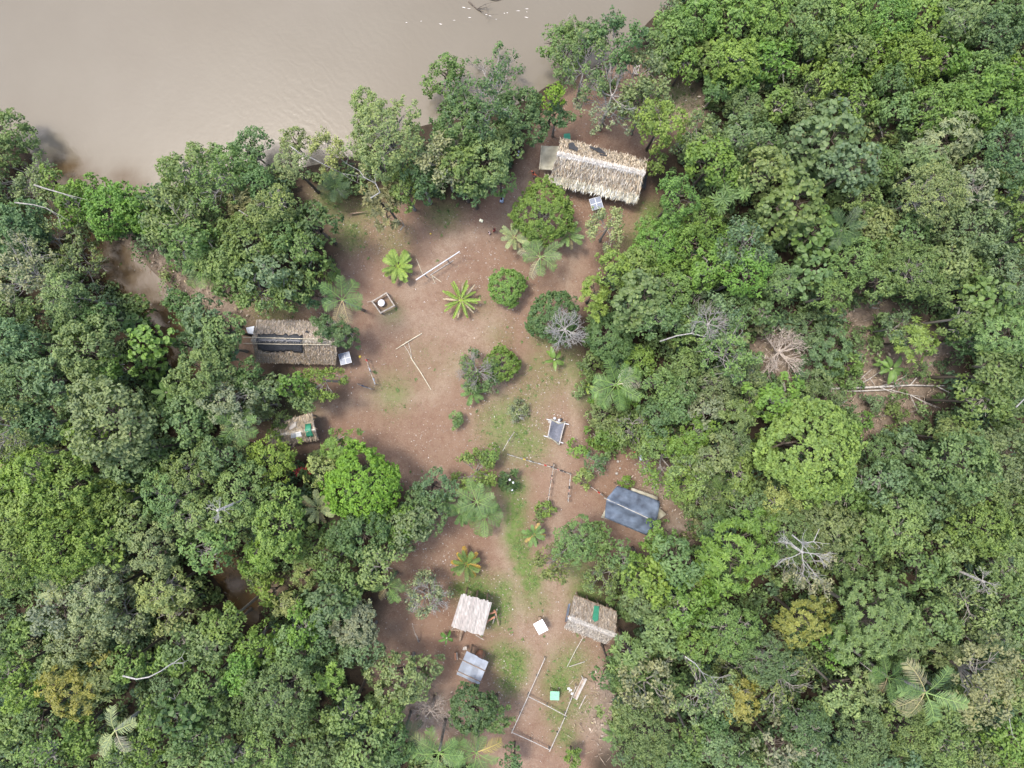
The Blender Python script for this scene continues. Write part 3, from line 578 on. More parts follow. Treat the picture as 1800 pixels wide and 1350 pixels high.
dead_tree(1238, 572, 36, 11, 'grey leafless crown poking out of the canopy right of the clearing', 'twig_grey', seed=8, first=6)
dead_tree(752, 1048, 36, 5, 'white leafless tree left of the plank roofed shed', 'bleached', seed=11, first=8)
dead_tree(757, 1250, 34, 4, 'pale brown leafless tree below the zinc roofed shed', 'dry_twig', seed=13, first=9)
dead_tree(404, 888, 20, 14, 'small white leafless treetop among bright clump-leaved crowns left of the lime-green tree', 'bleached', 4, 6, seed=17)
dead_tree(1396, 962, 46, 14, 'grey forked leafless tree right of the yellow-green star-leaved tree', 'bleached', 5, 5, seed=19)
dead_tree(838, 652, 34, 4.2, 'low grey twiggy bush without leaves left of the ring shaped shrub', 'twig_grey', 5, 9, seed=23, name='bare_bush')
dead_tree(908, 728, 17, 1.6, 'tiny bleached bare bush on the grass above the rag lines', 'bleached', 4, 6, seed=29, name='bare_bush')
dead_tree(1110, 745, 26, 5, 'bare grey branches right of the stretched black sheet', 'twig_grey', 4, 6, seed=31)
dead_tree(1228, 800, 16, 8, 'small pale bare treetop in the forest above the slate tarp shelter', 'bleached', 4, 6, seed=37)
dead_tree(490, 1225, 17, 10.5, 'thin grey bare crown over the broad green canopy near the bottom edge', 'bleached', 4, 5, seed=41)
dead_tree(1075, 170, 52, 8.5, 'bare branching tree on the earth behind the large thatched house', 'twig_grey', 5, 6, seed=43)
dead_tree(1700, 1010, 24, 13, 'brownish bare crown among green trees near the right edge', 'twig_grey', 4, 7, seed=47)

def branch(pts, r0, label, name='bare_branch', mat='bleached', zs=None, forks=3, seed=1, cat='branch', seg='limb'):
    """a bare limb or log through the photo points; each point with its height"""
    rng = random.Random(seed); mat = 'pale_log' if name in ('felled_trunk', 'log') and mat == 'bleached' else mat; r0 *= 1.15 if name in ('felled_trunk', 'log') else 1; W = [P(a, b_, max(z - (1.1 if name == 'bare_branch' else 0), WL)) for a, b_, z in pts]; root = empty(name, W[0])
    n_ = len(W); b_ = MB(); b_.tube(W, [r0 * (1 - .6 * i / (n_ - 1)) for i in range(n_)], 7); b_.build(seg, MAT[mat], root, True)
    for k in range(forks):
        i = rng.randrange(1, n_); p = W[i]; d = (W[i] - W[i - 1]).normalized(); d = (d + Vector((rng.uniform(-.8, .8), rng.uniform(-.8, .8), rng.uniform(0, .35)))).normalized()
        L = rng.uniform(.7, 1.8) * (1 if r0 < .15 else 1.3); q = p + d * L; e = q + (d + Vector((rng.uniform(-.5, .5), rng.uniform(-.5, .5), .1))) * L * .6
        f = MB(); f.tube([p, p + d * L * .5, q, e], [r0 * .4, r0 * .33, r0 * .22, r0 * .1], 5); f.tube([q, q + Vector((d.y, -d.x, .1)) * L * .5], [r0 * .2, r0 * .08], 4); f.build('side_branch', MAT[mat], root)
    tag(root, label, cat); return root
branch([(652, 348, 11), (668, 338, 11.3), (660, 322, 11.8), (640, 312, 12), (632, 300, 12.2)], 0.064, 'white forked bare branch over the rust-tinged tree by the river', forks=4, seed=3)
branch([(216, 1188, 13), (240, 1194, 13.3), (262, 1190, 13.6), (282, 1180, 13.8), (304, 1166, 14)], 0.074, 'white crooked bare branch over olive and golden trees at the lower left', forks=3, seed=5)
branch([(60, 325, 9.5), (85, 333, 9.5), (110, 340, 9.4), (135, 350, 9.2)], 0.080, 'thick grey-white limb reaching from the left trees over the creek mouth', mat='twig_grey', forks=1, seed=7)
branch([(26, 356, 8.5), (60, 360, 8.6), (82, 366, 8.4), (102, 380, 8)], 0.064, 'thin grey-white limb hanging over the dark creek', mat='twig_grey', forks=2, seed=9)
branch([(508, 255, 8.5), (530, 272, 8.2), (548, 278, 7.6), (575, 292, 7), (602, 305, 6)], 0.064, 'pale trunk leaning through the sparse trees at the river edge', forks=2, seed=12)
branch([(420, 370, 10), (440, 382, 9.5), (452, 392, 9)], 0.053, 'short white bare limb in the middle of the left bank trees', forks=2, seed=14)
branch([(1160, 600, 9.5), (1190, 590, 10), (1215, 586, 10.4), (1240, 592, 10.6), (1262, 590, 10.8)], 0.069, 'long pale limb reaching left from the grey leafless crown', forks=3, seed=15)
branch([(1392, 940, 13), (1410, 955, 13.4), (1430, 952, 13.6), (1440, 930, 14)], 0.069, 'grey curved bare limb above the forked grey tree', forks=3, seed=16)
branch([(1786, 716, 12.6), (1800, 702, 12.8), (1815, 690, 13)], 0.064, 'short white limb at the right edge of the forest', forks=1, seed=18)
branch([(1204, 1154, 12.4), (1222, 1166, 12.2), (1234, 1182, 12), (1250, 1190, 11.6)], 0.053, 'thin grey bare limb over pale trees at the lower right', forks=3, seed=20)
branch([(1768, 1242, 12.5), (1772, 1255, 12.5), (1776, 1268, 12.2)], 0.042, 'tiny white crooked limb near the right bottom corner', forks=2, seed=21)
branch([(1450, 683, .5), (1500, 682, .55), (1545, 680, .6), (1600, 677, .6), (1645, 678, .5)], 0.127, 'long white felled trunk with branches across the small brown clearing', 'felled_trunk', forks=7, seed=22, cat='felled tree', seg='stem')
branch([(1482, 688, .4), (1520, 687, .5), (1565, 685, .6), (1600, 694, .6)], 0.069, 'thinner felled trunk lying just below the long white one', 'felled_trunk', forks=6, seed=24, cat='felled tree', seg='stem')
branch([(1488, 703, .4), (1474, 714, .4), (1464, 724, .35)], 0.085, 'short white log below left of the long felled trunk', 'log', forks=1, seed=25, cat='log', seg='stem')
branch([(1464, 722, .4), (1470, 732, .35)], 0.106, 'thick stubby white log end in the small brown clearing', 'log', forks=0, seed=26, cat='log', seg='stem')
branch([(1468, 738, .4), (1476, 746, .4), (1484, 757, .35)], 0.069, 'bent white log lowest in the small brown clearing', 'log', forks=0, seed=27, cat='log', seg='stem')
branch([(1540, 212, 1.2), (1548, 226, 1.2), (1552, 244, 1.2)], 0.106, 'white broken trunk among bushes in the upper right forest', 'log', forks=1, seed=28, cat='log', seg='stem')
branch([(1430, 134, 3.5), (1446, 156, 3.2), (1464, 168, 3)], 0.053, 'left pale leaning stem in the gap of the upper right thicket', 'snag', forks=3, seed=30, cat='bare stem', seg='stem')
branch([(1448, 115, 3.6), (1456, 140, 3.2), (1462, 158, 3)], 0.048, 'middle pale leaning stem in the gap of the upper right thicket', 'snag', forks=3, seed=32, cat='bare stem', seg='stem')
branch([(1482, 130, 3.6), (1494, 148, 3.2), (1504, 162, 3)], 0.042, 'thin fan of pale stems farther right in the upper right thicket', 'snag', forks=4, seed=33, cat='bare stem', seg='stem')
branch([(346, 1296, .5), (332, 1314, 3.0), (314, 1336, 6.5)], 0.090, 'bare grey trunk standing alone in dark undergrowth near the bottom', 'snag', mat='pale_bark', forks=0, seed=34, cat='bare stem', seg='stem')
branch([(106, 420, -1.2), (122, 410, -1.1), (132, 400, -.9)], 0.117, 'brown log lying across the creek', 'log', mat='bark', forks=0, seed=35, cat='log', seg='stem')
branch([(616, 376, .25), (630, 374, .25), (645, 372, .25)], 0.074, 'brown log on grass at the edge of the yard near the river', 'log', mat='timber', forks=0, seed=36, cat='log', seg='stem')
branch([(1530, 536, .5), (1548, 532, .5)], 0.069, 'upper of two cut pale logs at the top of the small brown clearing', 'log', forks=0, seed=37, cat='log', seg='stem')
branch([(1534, 541, .4), (1546, 542, .4)], 0.064, 'lower of two cut pale logs at the top of the small brown clearing', 'log', forks=0, seed=38, cat='log', seg='stem')
branch([(704, 404, 1.2), (710, 396, .4), (706, 388, 2.5)], 0.069, 'pale stump below the rust-tinged tree', 'stump', forks=0, seed=39, cat='stump', seg='stem')
branch([(736, 1128, .3), (733, 1120, 1.0), (729, 1112, 1.5)], 0.074, 'grey broken stump on bare earth left of the plank roofed shed', 'stump', mat='grey_wood', forks=1, seed=40, cat='stump', seg='stem')
branch([(824, 3, WL + .02), (832, 10, WL + .06), (838, 16, WL + .05), (846, 21, WL + .04)], 0.085, 'dark waterlogged branch sticking out of the river', 'driftwood', mat='bark', forks=3, seed=41, cat='driftwood', seg='stem')
branch([(860, -1, WL), (872, 1, WL + .06), (884, -1, WL)], 0.064, 'brown stick of driftwood cut by the top edge', 'driftwood', mat='bark', forks=0, seed=42, cat='driftwood', seg='stem')
branch([(1150, 32, .5), (1166, 22, 1.5), (1164, 12, 2.2), (1170, 8, 2.6)], 0.042, 'bare snag leaning over the river at the top of the bank', 'snag', mat='twig_grey', forks=2, seed=43, cat='bare stem', seg='stem')
branch([(982, 52, .6), (990, 42, 1.0)], 0.037, 'thin twig reaching over the water behind the bank trees', 'snag', mat='twig_grey', forks=1, seed=44, cat='bare stem', seg='stem')
branch([(1478, 1142, 4), (1504, 1158, 8), (1532, 1180, 12)], 0.069, 'pale slender palm-like trunk leaning out of a dark gap, lower right', 'snag', mat='pale_bark', forks=0, seed=45, cat='bare stem', seg='stem')

# ------------------------------------------------------------------ palms and big-leaved plants
def frond_mesh(name, L, arch, rise, pairs, ll, mat, seed, w=.1, vee=.25, tipdroop=.12):
    """midrib and leaflets of one frond along +X, starting at the origin"""
    rng = np.random.default_rng(seed); V = []; F = []; T = []
    t = np.linspace(0, 1, 13); pts = np.stack([L * t * np.cos(arch * t * .5), np.zeros(13), L * (math.sin(rise) * t - arch * .42 * t * t)], 1)
    def at(u): return np.array([np.interp(u, t, pts[:, k]) for k in range(3)])
    for i in range(12):
        a, b_ = pts[i], pts[i + 1]; r0 = .045 * (1 - .7 * t[i]) * L / 3; o = len(V)
        for p in (a, b_): V += [p + np.array([0, r0, 0]), p + np.array([0, -r0, 0]), p + np.array([0, 0, r0])]; T += [1.0] * 3
        F += [(o, o + 2, o + 5, o + 3), (o + 2, o + 1, o + 4, o + 5)]
    for i in range(pairs):
        u = .16 + .83 * (i + .5) / pairs; p = at(u); d = at(min(1, u + .03)) - at(u - .03); d /= np.linalg.norm(d)
        for s_ in (1, -1):
            ln = ll * (math.sin(math.pi * (.14 + .78 * u)) ** .7) * rng.uniform(.88, 1.08)
            dir_ = np.array([0, s_ * 1.0, 0]) + d * rng.uniform(.5, .75) + np.array([0, 0, vee * rng.uniform(.4, 1.3)]); dir_ /= np.linalg.norm(dir_)
            wv_ = d * w * (L / 2.6) * rng.uniform(.8, 1.2) * .5; m_ = p + dir_ * ln * .55; e = p + dir_ * ln + np.array([0, 0, -ln * (tipdroop + rng.uniform(0, .22))]); o = len(V)
            V += [p - wv_ * .7, p + wv_ * .7, m_ + wv_ * 1.1, m_ - wv_ * 1.1, e + wv_ * .25, e - wv_ * .25]; c_ = np.clip(rng.normal(.42, .2), 0, 1); T += [c_] * 4 + [min(1, c_ + .15)] * 2
            F += [(o, o + 1, o + 2, o + 3), (o + 3, o + 2, o + 4, o + 5)]
    return np_mesh(name, V, F, mat, dict(tint=np.array(T)))
FROND = [frond_mesh('frond', 3.4, .75, .75, 19, 1.05, MAT['leaf_gloss'], 3, .062), frond_mesh('frond', 3.4, 1.15, .45, 19, 1.1, MAT['leaf_gloss'], 5, .062), frond_mesh('frond', 3.4, .9, .1, 18, 1.0, MAT['leaf_gloss'], 7, .058, .05, .35)]
STIFF = [frond_mesh('frond', 2.0, .8, .85, 26, .42, MAT['leaf_gloss'], 11, .10, .5), frond_mesh('frond', 2.0, .95, .5, 26, .45, MAT['leaf_gloss'], 13, .10, .4), frond_mesh('frond', 2.0, .8, .18, 24, .40, MAT['leaf_gloss'], 17, .10, .3)]
SPEAR = [frond_mesh('frond', 2.0, .5, .55, 30, .27, MAT['leaf_gloss'], 21, .10, .9, 0), frond_mesh('frond', 2.0, .6, .25, 30, .25, MAT['leaf_gloss'], 23, .10, .9, 0), frond_mesh('frond', 2.0, .35, .05, 30, .16, MAT['leaf_gloss'], 27, .09, .9, 0)]
def palm(px, py, r, h, n_, col, label, set_=0, seed=1, old=0, oldcol=(.24, .21, .13), name='palm_tree', cat='palm', base=None, angles=None):
    rng = random.Random(seed); FS = (FROND, STIFF, SPEAR)[set_]; rm = r * M1 * (CAMZ - h) / CAMZ; c = P(px, py, h); b0 = c if base is None else P(*base, 0.)
    g = gz(b0.x, b0.y); root = empty(name, (b0.x, b0.y, g)); s = rm / (3.1 if set_ == 0 else 1.85)
    off = Vector((c.x - b0.x, c.y - b0.y, h - g))
    if h > 1.2: t = MB().tube([(0, 0, -.3), off * .3 + Vector((0, 0, .0)), off * .7, off], [.17, .13, .12, .13], 8).mesh('trunk', MAT['pale_bark'], True); link(bpy.data.objects.new('trunk', t), root)
    for i in range(n_):
        q = i / max(1, n_ - 1); k = 0 if q < .34 else (1 if q < .72 else 2)
        f = bpy.data.objects.new('frond', FS[k]); link(f, root); f.location = off + Vector((0, 0, .15 * (1 - q))); a = (i * 2.39996 + rng.uniform(-.2, .2)) if angles is None else R(angles[i % len(angles)])
        f.rotation_euler = (rng.uniform(-.35, .35), rng.uniform(-.12, .12), a); z = s * rng.uniform(.86, 1.08) * (1 if k else .92); f.scale = (z, z, z)
        j = rng.uniform(.85, 1.2); cc = oldcol if i >= n_ - old else col; f.color = (cc[0] * j, cc[1] * j, cc[2] * j, 1)
    tag(root, label, cat); return root
PG = (.085, .145, .045); PD = (.05, .085, .035); PY = (.15, .215, .05); PP = (.17, .20, .10); PS = (.105, .165, .06)
PG, PD, PY, PP, PS = (tuple(min(.32, c * 1.25) for c in q) for q in (PG, PD, PY, PP, PS))
palm(700, 468, 30, 1.4, 17, PY, 'bright young palm left of the white crossbar', 1, 3, 1, name='young_palm')
palm(810, 528, 33, 1.2, 20, PY, 'spiky yellow-green young palm below the white crossbar', 2, 5, 5, (.38, .33, .27), name='young_palm')
palm(820, 991, 28, 1.8, 20, (.11, .165, .045), 'squat palm with orange-tipped outer leaves above the plank roofed shed', 1, 8, 7, (.34, .22, .04), name='young_palm')
palm(590, 330, 30, 2.8, 14, PD, 'dark palm on the grassy river bank', 0, 9)
palm(950, 452, 38, 4.5, 10, PS, 'grey-green feathery palm below the yellow-green tree in the yard', 0, 11, 3, (.26, .26, .18))
palm(904, 418, 28, 3.0, 12, PP, 'pale stiff palm left below the yellow-green tree in the yard', 1, 12, 2, name='young_palm')
palm(998, 414, 28, 3.2, 12, PS, 'stiff palm right below the yellow-green tree in the yard', 1, 14, 3, name='young_palm')
palm(602, 527, 42, 9, 8, PG, 'tall palm with arching fronds left of the square well fence', 0, 15, 2, (.26, .22, .14), angles=[95, 150, 10, 205, 55, 340, 285, 245])
palm(355, 472, 38, 3.5, 11, PG, 'broad dark palm among brush left of the clearing', 0, 18)
palm(417, 745, 40, 8, 9, PG, 'palm with six arching fronds left of the small thatched shed', 0, 20, 2, PP, angles=[110, 10, 160, 230, 290, 330, 60, 200, 265])
palm(1083, 676, 48, 6.5, 11, PG, 'large palm with long drooping fronds at the right edge of the yard', 0, 22, 2, (.42, .41, .37), angles=[75, 270, 120, 330, 200, 30, 235, 165, 300, 10, 50])
palm(838, 882, 40, 5, 9, PS, 'feathery palm above the palm clump in the lower yard', 0, 24, 0, angles=[80, 20, 140, 200, 340, 290, 230, 110, 50])
palm(852, 908, 36, 3.2, 13, PG, 'light green palm standing right in the palm clump of the lower yard', 0, 26)
palm(812, 900, 28, 2.6, 12, PG, 'green palm standing left in the palm clump of the lower yard', 1, 28, name='young_palm')
palm(560, 892, 32, 5, 11, PP, 'pale palm left below the lime-green tree', 1, 30, 3)
palm(682, 1030, 32, 5, 7, PG, 'palm half hidden below the pale yellow-green tree', 0, 32, 1, angles=[175, 30, 320, 355, 290, 60, 230])
palm(1626, 1216, 60, 14, 8, PS, 'big palm crown with six wide fronds in the lower right forest', 0, 34, 3, (.23, .22, .13), base=(1530, 1165), angles=[350, 70, 155, 285, 175, 120, 215, 245])
palm(1560, 1190, 40, 9, 8, PG, 'half hidden palm left above the big lower right palm', 0, 35, 1)
palm(203, 1284, 48, 15, 5, PP, 'pale palm with a few twisted fronds at the lower left', 0, 36, 1, (.33, .31, .24), base=(278, 1224), angles=[25, 250, 100, 225, 285])
palm(772, 1322, 52, 6.5, 11, PG, 'large dark palm at the bottom edge left of the pole pen', 0, 38, 2, PP)
palm(838, 1322, 44, 6, 9, PG, 'palm with one yellow frond at the bottom edge near the pole pen', 0, 40, 1, (.30, .265, .09), angles=[130, 75, 200, 255, 300, 340, 165, 100, 20])
palm(1482, 403, 40, 8, 11, PD, 'dark blue-green palm deep in the upper right canopy', 0, 42)
palm(938, 940, 22, 2.2, 14, PG, 'small palm left of the tree below the slate tarp shelter', 1, 44, 3, (.36, .26, .1), name='young_palm')
palm(830, 690, 24, 1.4, 12, PG, 'young palm below the low grey twiggy bush', 1, 46, name='young_palm')
palm(1268, 866, 34, 5, 10, PS, 'feathery fern-like palm in the dark gap right of the slate tarp shelter', 0, 48)
palm(710, 1290, 34, 4.5, 10, PD, 'dark palm beneath trees left of the bottom edge palms', 0, 50)
palm(95, 1040, 26, 8, 12, PP, 'star shaped pale palm below the big yellow-green crown at the left', 1, 52)
palm(440, 1135, 20, 5, 11, PP, 'small pale star shaped palm below the brown forest pool', 1, 54, name='young_palm')
palm(1080, 1290, 24, 2.0, 10, PS, 'small palm right of the pole pen near dry brush', 1, 56, name='young_palm')
palm(780, 880, 22, 2.6, 11, PS, 'small palm between the bluish trees and the palm clump', 1, 58, name='young_palm')

def paddle(name, L, W, arch, mat, seed):
    rng = np.random.default_rng(seed); V = []; F = []; T = []; n_ = 9
    for i in range(n_ + 1):
        u = i / n_; x = L * (u - arch * .15 * u * u); z = L * (.55 * u - arch * u * u); w = W * .5 * (math.sin(math.pi * min(1, .06 + u * .94)) ** .6 if u > .12 else .06)
        V += [(x, w, z + w * .45), (x, 0, z), (x, -w, z + w * .45)]; c_ = .35 + .25 * rng.uniform(); T += [c_, .95, c_]
        if i: o = 3 * i; F += [(o - 3, o - 2, o + 1, o), (o - 2, o - 1, o + 2, o + 1)]
    return np_mesh(name, V, F, mat, dict(tint=np.array(T)), True)
PADDLE = [paddle('leaf', 1.5, .46, .45, MAT['leaf_gloss'], 2), paddle('leaf', 1.5, .50, .7, MAT['leaf_gloss'], 4)]
def banana(px, py, r, h, n_, col, label, seed=1, name='banana_plant'):
    rng = random.Random(seed); c = P(px, py, h); g = gz(c.x, c.y); root = empty(name, (c.x, c.y, g)); s = r * M1 * .97 / 1.3
    link(bpy.data.objects.new('stem', MB().tube([(0, 0, -.1), (0, 0, h * .5), (0, 0, h - g)], [.13, .1, .06], 8).mesh('stem', MAT['bamboo'], True)), root)
    for i in range(n_):
        f = bpy.data.objects.new('leaf', PADDLE[i % 2]); link(f, root); f.location.z = h - g - .1; f.rotation_euler = (rng.uniform(-.4, .4), rng.uniform(-.3, .25), i * 2.4 + rng.uniform(-.3, .3)); z = s * rng.uniform(.75, 1.1); f.scale = (z, z, z)
        j = rng.uniform(.8, 1.3); f.color = (col[0] * j, col[1] * j, col[2] * j, 1)
    tag(root, label, 'banana plant')
banana(975, 632, 22, 1.8, 7, (.11, .18, .05), 'lone banana plant below the bleached dead tree', 2)
banana(785, 1122, 14, 1.3, 7, (.07, .15, .035), 'small banana plant left between plank shed and zinc shed', 4)
banana(1568, 648, 26, 2.2, 8, PG, 'broad-leaved banana plant above the long felled trunk', 6)
banana(1550, 640, 18, 1.7, 6, PG, 'smaller banana plant left beside the one above the felled trunk', 8)
banana(292, 690, 24, 4, 8, PG, 'banana plant in the dark gap below the cecropia-like trees at the left', 10)
banana(306, 700, 18, 3.4, 7, PY, 'yellowish banana plant in the dark gap at the left', 12)
banana(375, 480, 20, 1.5, 6, PG, 'small banana plant beside the broad dark palm', 14)
banana(1030, 680, 16, 1.2, 6, PY, 'small banana plant left of the large drooping palm', 16)
banana(1075, 1180, 16, 2, 6, PY, 'banana plant by the plank pile right of the pole pen', 18)

# ------------------------------------------------------------------ ground cover, litter, cut brush (nobody could count these)
def scatter(rng, n_, half=(58, 45)): return rng.uniform(-half[0], half[0], n_), rng.uniform(-half[1], half[1], n_)
def leaf_stuff(name, c, nrm, tan, L, W, col, mat, hexa=False, droop=.15):
    V, F, T = leaf_arrays(c, nrm, tan, L, W, np.arange(len(c)).astype(float), hexa=hexa, droop=droop)
    o = bpy.data.objects.new(name, np_mesh(name, V, F, MAT[mat], dict(col=col[T.astype(int)]))); link(o); tag(o, kind='stuff'); return o
rng = np.random.default_rng(77)
x, y = scatter(rng, 15000); d_c = sdist(x, y, CLEAR); d_g = sdist(x, y, GLADE); d_r = sdist(x, y, RIVER); d_k = np.minimum(seg_dist(x, y, CREEK), seg_dist(x, y, POOL)); d_b = sdist(x, y, BRUSH1); d_t = seg_dist(x, y, TRAIL)
nz = fbm(x * .25, y * .25, 61)
ok = (d_c < -.2 - nz * 1.6) & (d_r < -.3) & (d_k > 1.9) & (d_t > .9) & ~((d_g > -.4) & (rng.uniform(size=len(x)) < .86)) & ~((d_b > -.2) & (rng.uniform(size=len(x)) < .88))
x, y, nz, d_c = x[ok], y[ok], nz[ok], d_c[ok]
edge = np.clip(-d_c / 4, .25, 1); bankf = np.exp(-((d_r[ok] + 4) / 4.0) ** 2); hgt = rng.uniform(.4, 2.6, len(x)) * edge * (1 + 1.3 * bankf) * (.6 + nz); rad = rng.uniform(.45, 1.0, len(x)) * (1 + .4 * bankf) * (.5 + .5 * edge)
K = 46; N = len(x) * K; rep = lambda a: np.repeat(a, K, 0)
dd = unit(rng.normal(size=(N, 3)) + np.array([0, 0, .5])); dd[:, 2] = np.abs(dd[:, 2])
gzz = ground_z(x, y); cen = np.stack([x, y, gzz + hgt * .55], 1)
c = rep(cen) + dd * rep(np.stack([rad, rad, hgt * .55 + .1], 1)) * rng.uniform(.55, 1.05, (N, 1))
base = np.array([[.095, .145, .046], [.12, .178, .058], [.070, .112, .044], [.13, .168, .050], [.076, .125, .060], [.16, .17, .075]])
kc = base[rng.choice(6, len(x), p=[.3, .24, .2, .1, .12, .04])]
col = rep(kc) * rng.uniform(.55, 1.5, (N, 1))
big = rep(rng.uniform(size=len(x)) < .18)
leaf_stuff('undergrowth', c, dd * .5 + np.array([0, 0, .5]) + rng.normal(size=dd.shape) * .45, rng.normal(size=dd.shape) + dd, np.where(big, .62, .36) * rng.uniform(.6, 1.2, N), np.where(big, .30, .20) * rng.uniform(.7, 1.2, N), col, 'undergrowth')

# grass: short blades in tufts where the turf grows
x, y = scatter(rng, 700000, (34, 40)); cl, gr, pa, dr, tr_ = masks(x, y); pr = gr * cl * (1 - .6 * pa) * np.clip(fbm(x * .9, y * .9, 71) * 2.2 - .55, 0, 1)
ok = rng.uniform(size=len(x)) < pr * 1.2; x, y = x[ok], y[ok]; N = len(x); z = ground_z(x, y)
h = rng.uniform(.05, .16, N); a = rng.uniform(0, 6.28, N); lean = np.stack([np.cos(a), np.sin(a), np.zeros(N)], 1) * rng.uniform(.03, .14, (N, 1)); wv = np.stack([-np.sin(a), np.cos(a), np.zeros(N)], 1) * rng.uniform(.018, .04, (N, 1))
p = np.stack([x, y, z - .01], 1); V = np.stack([p - wv, p + wv, p + lean + np.stack([0 * h, 0 * h, h], 1)], 1).reshape(-1, 3)
gc = np.array([[.10, .16, .04], [.14, .19, .06], [.17, .18, .085]])[rng.choice(3, N, p=[.45, .35, .2])] * rng.uniform(.7, 1.3, (N, 1))
go = bpy.data.objects.new('grass', np_mesh('grass', V, np.arange(3 * N).reshape(-1, 3), MAT['undergrowth'], dict(col=np.repeat(gc, 3, 0)))); link(go); tag(go, kind='stuff')
# low weeds on the yard's turf
x, y = scatter(rng, 26000, (34, 40)); cl, gr, pa, dr, tr_ = masks(x, y); ok = rng.uniform(size=len(x)) < gr * cl * (1 - pa) * .34 + .004 * cl; x, y = x[ok], y[ok]; K = 9; N = len(x) * K
a = rng.uniform(0, 6.28, N); L = rng.uniform(.09, .24, N); t = np.stack([np.cos(a), np.sin(a), rng.uniform(.1, .7, N)], 1); c = np.repeat(np.stack([x, y, ground_z(x, y) + .03], 1), K, 0) + t * L[:, None] * .5
wc = np.array([.10, .155, .045]) * rng.uniform(.6, 1.5, (N, 1)); leaf_stuff('weeds', c, np.array([0, 0, 1.]) + rng.normal(size=(N, 3)) * .3, t, L, L * .45, wc, 'undergrowth')
# fallen pale leaves and chips on the bare earth
x, y = scatter(rng, 260000, (34, 40)); cl, gr, pa, dr, tr_ = masks(x, y); chips = blob(x, y, WHITE_CHIPS)
pr = cl * (.17 * np.clip(fbm(x * .22, y * .22, 81) * 2 - .35, 0.12, 1.2) + .45 * chips) * (1 - .55 * pa); ok = rng.uniform(size=len(x)) < pr; x, y, chips = x[ok], y[ok], chips[ok]; N = len(x)
L = rng.uniform(.05, .19, N) * (1 + .6 * chips * rng.uniform(size=N)); c = np.stack([x, y, ground_z(x, y) + .035], 1)
lc = np.array([[.27, .21, .165], [.31, .265, .225], [.19, .13, .09], [.25, .20, .12], [.40, .375, .345]])[rng.choice(5, N, p=[.36, .22, .22, .12, .08])] * rng.uniform(.7, 1.1, (N, 1))
leaf_stuff('fallen_leaves', c, np.array([0, 0, 1.]) + rng.normal(size=(N, 3)) * .3, rng.normal(size=(N, 3)), L, L * rng.uniform(.35, .7, N), lc, 'ground_leaf')
# cut brush and wilted fronds
x, y = scatter(rng, 130000); cl, gr, pa, dr, tr_ = masks(x, y); ok = (rng.uniform(size=len(x)) < dr * .75) & (sdist(x, y, RIVER) < -1) & (np.minimum(seg_dist(x, y, CREEK), seg_dist(x, y, POOL)) > 2.2); x, y = x[ok], y[ok]; N = len(x)
hh = rng.uniform(.03, .5, N) ** 1.3; c = np.stack([x, y, ground_z(x, y) + .04 + hh], 1); tw = rng.uniform(size=N) < .5
L = np.where(tw, rng.uniform(.4, 1.3, N), rng.uniform(.15, .45, N)); W = np.where(tw, rng.uniform(.025, .05, N), L * .4)
bc = np.array([[.30, .235, .175], [.21, .155, .11], [.40, .335, .265], [.14, .10, .072], [.30, .255, .15]])[rng.choice(5, N)] * rng.uniform(.7, 1.15, (N, 1))
tn = rng.normal(size=(N, 3)); tn[:, 2] *= .25; leaf_stuff('dry_brush', c, np.array([0, 0, 1.]) + rng.normal(size=(N, 3)) * .4, tn, L, W, bc, 'ground_leaf', droop=.03)
# leaves and sticks afloat on the creek and the forest pool
x, y = scatter(rng, 60000); kk = np.minimum(seg_dist(x, y, CREEK), seg_dist(x, y, POOL)); ok = (kk < 2.6) & (sdist(x, y, RIVER) < 0) & (rng.uniform(size=len(x)) < .5 * np.clip(fbm(x * .6, y * .6, 95) * 2 - .5, .05, 1)); x, y = x[ok], y[ok]; N = len(x)
lc = np.array([[.16, .11, .07], [.09, .062, .04], [.30, .27, .23], [.07, .10, .03]])[rng.choice(4, N, p=[.4, .3, .15, .15])]
leaf_stuff('floating_leaves', np.stack([x, y, np.maximum(ground_z(x, y) + .03, WL + .015)], 1), np.array([0, 0, 1.]) + rng.normal(size=(N, 3)) * .06, rng.normal(size=(N, 3)) * np.array([1, 1, .05]), rng.uniform(.1, .5, N), rng.uniform(.04, .12, N), lc, 'ground_leaf', droop=.02)
# flecks of foam where the current folds
x = rng.uniform(680, 960, 900); y = rng.uniform(0, 60, 900); q = np.exp(-((y - (22 + 7 * np.sin(x * .03))) / 7) ** 2) * np.exp(-((x - 900) / 50) ** 2) + .5 * np.exp(-((y - 38) / 6) ** 2) * np.exp(-((x - 745) / 40) ** 2)
ok = rng.uniform(size=900) < q * .16; s_ = HALF / 900 * (CAMZ - WL) / CAMZ; c = np.stack([(x[ok] - 900) * s_, (675 - y[ok]) * s_, np.full(ok.sum(), WL + .012)], 1); N = len(c)
leaf_stuff('foam', c, np.tile([0, 0, 1.], (N, 1)), np.tile([1., -.05, 0], (N, 1)) + rng.normal(size=(N, 3)) * .12, rng.uniform(.12, .5, N), rng.uniform(.03, .08, N), np.tile([.62, .58, .53], (N, 1)), 'ground_leaf', droop=0)

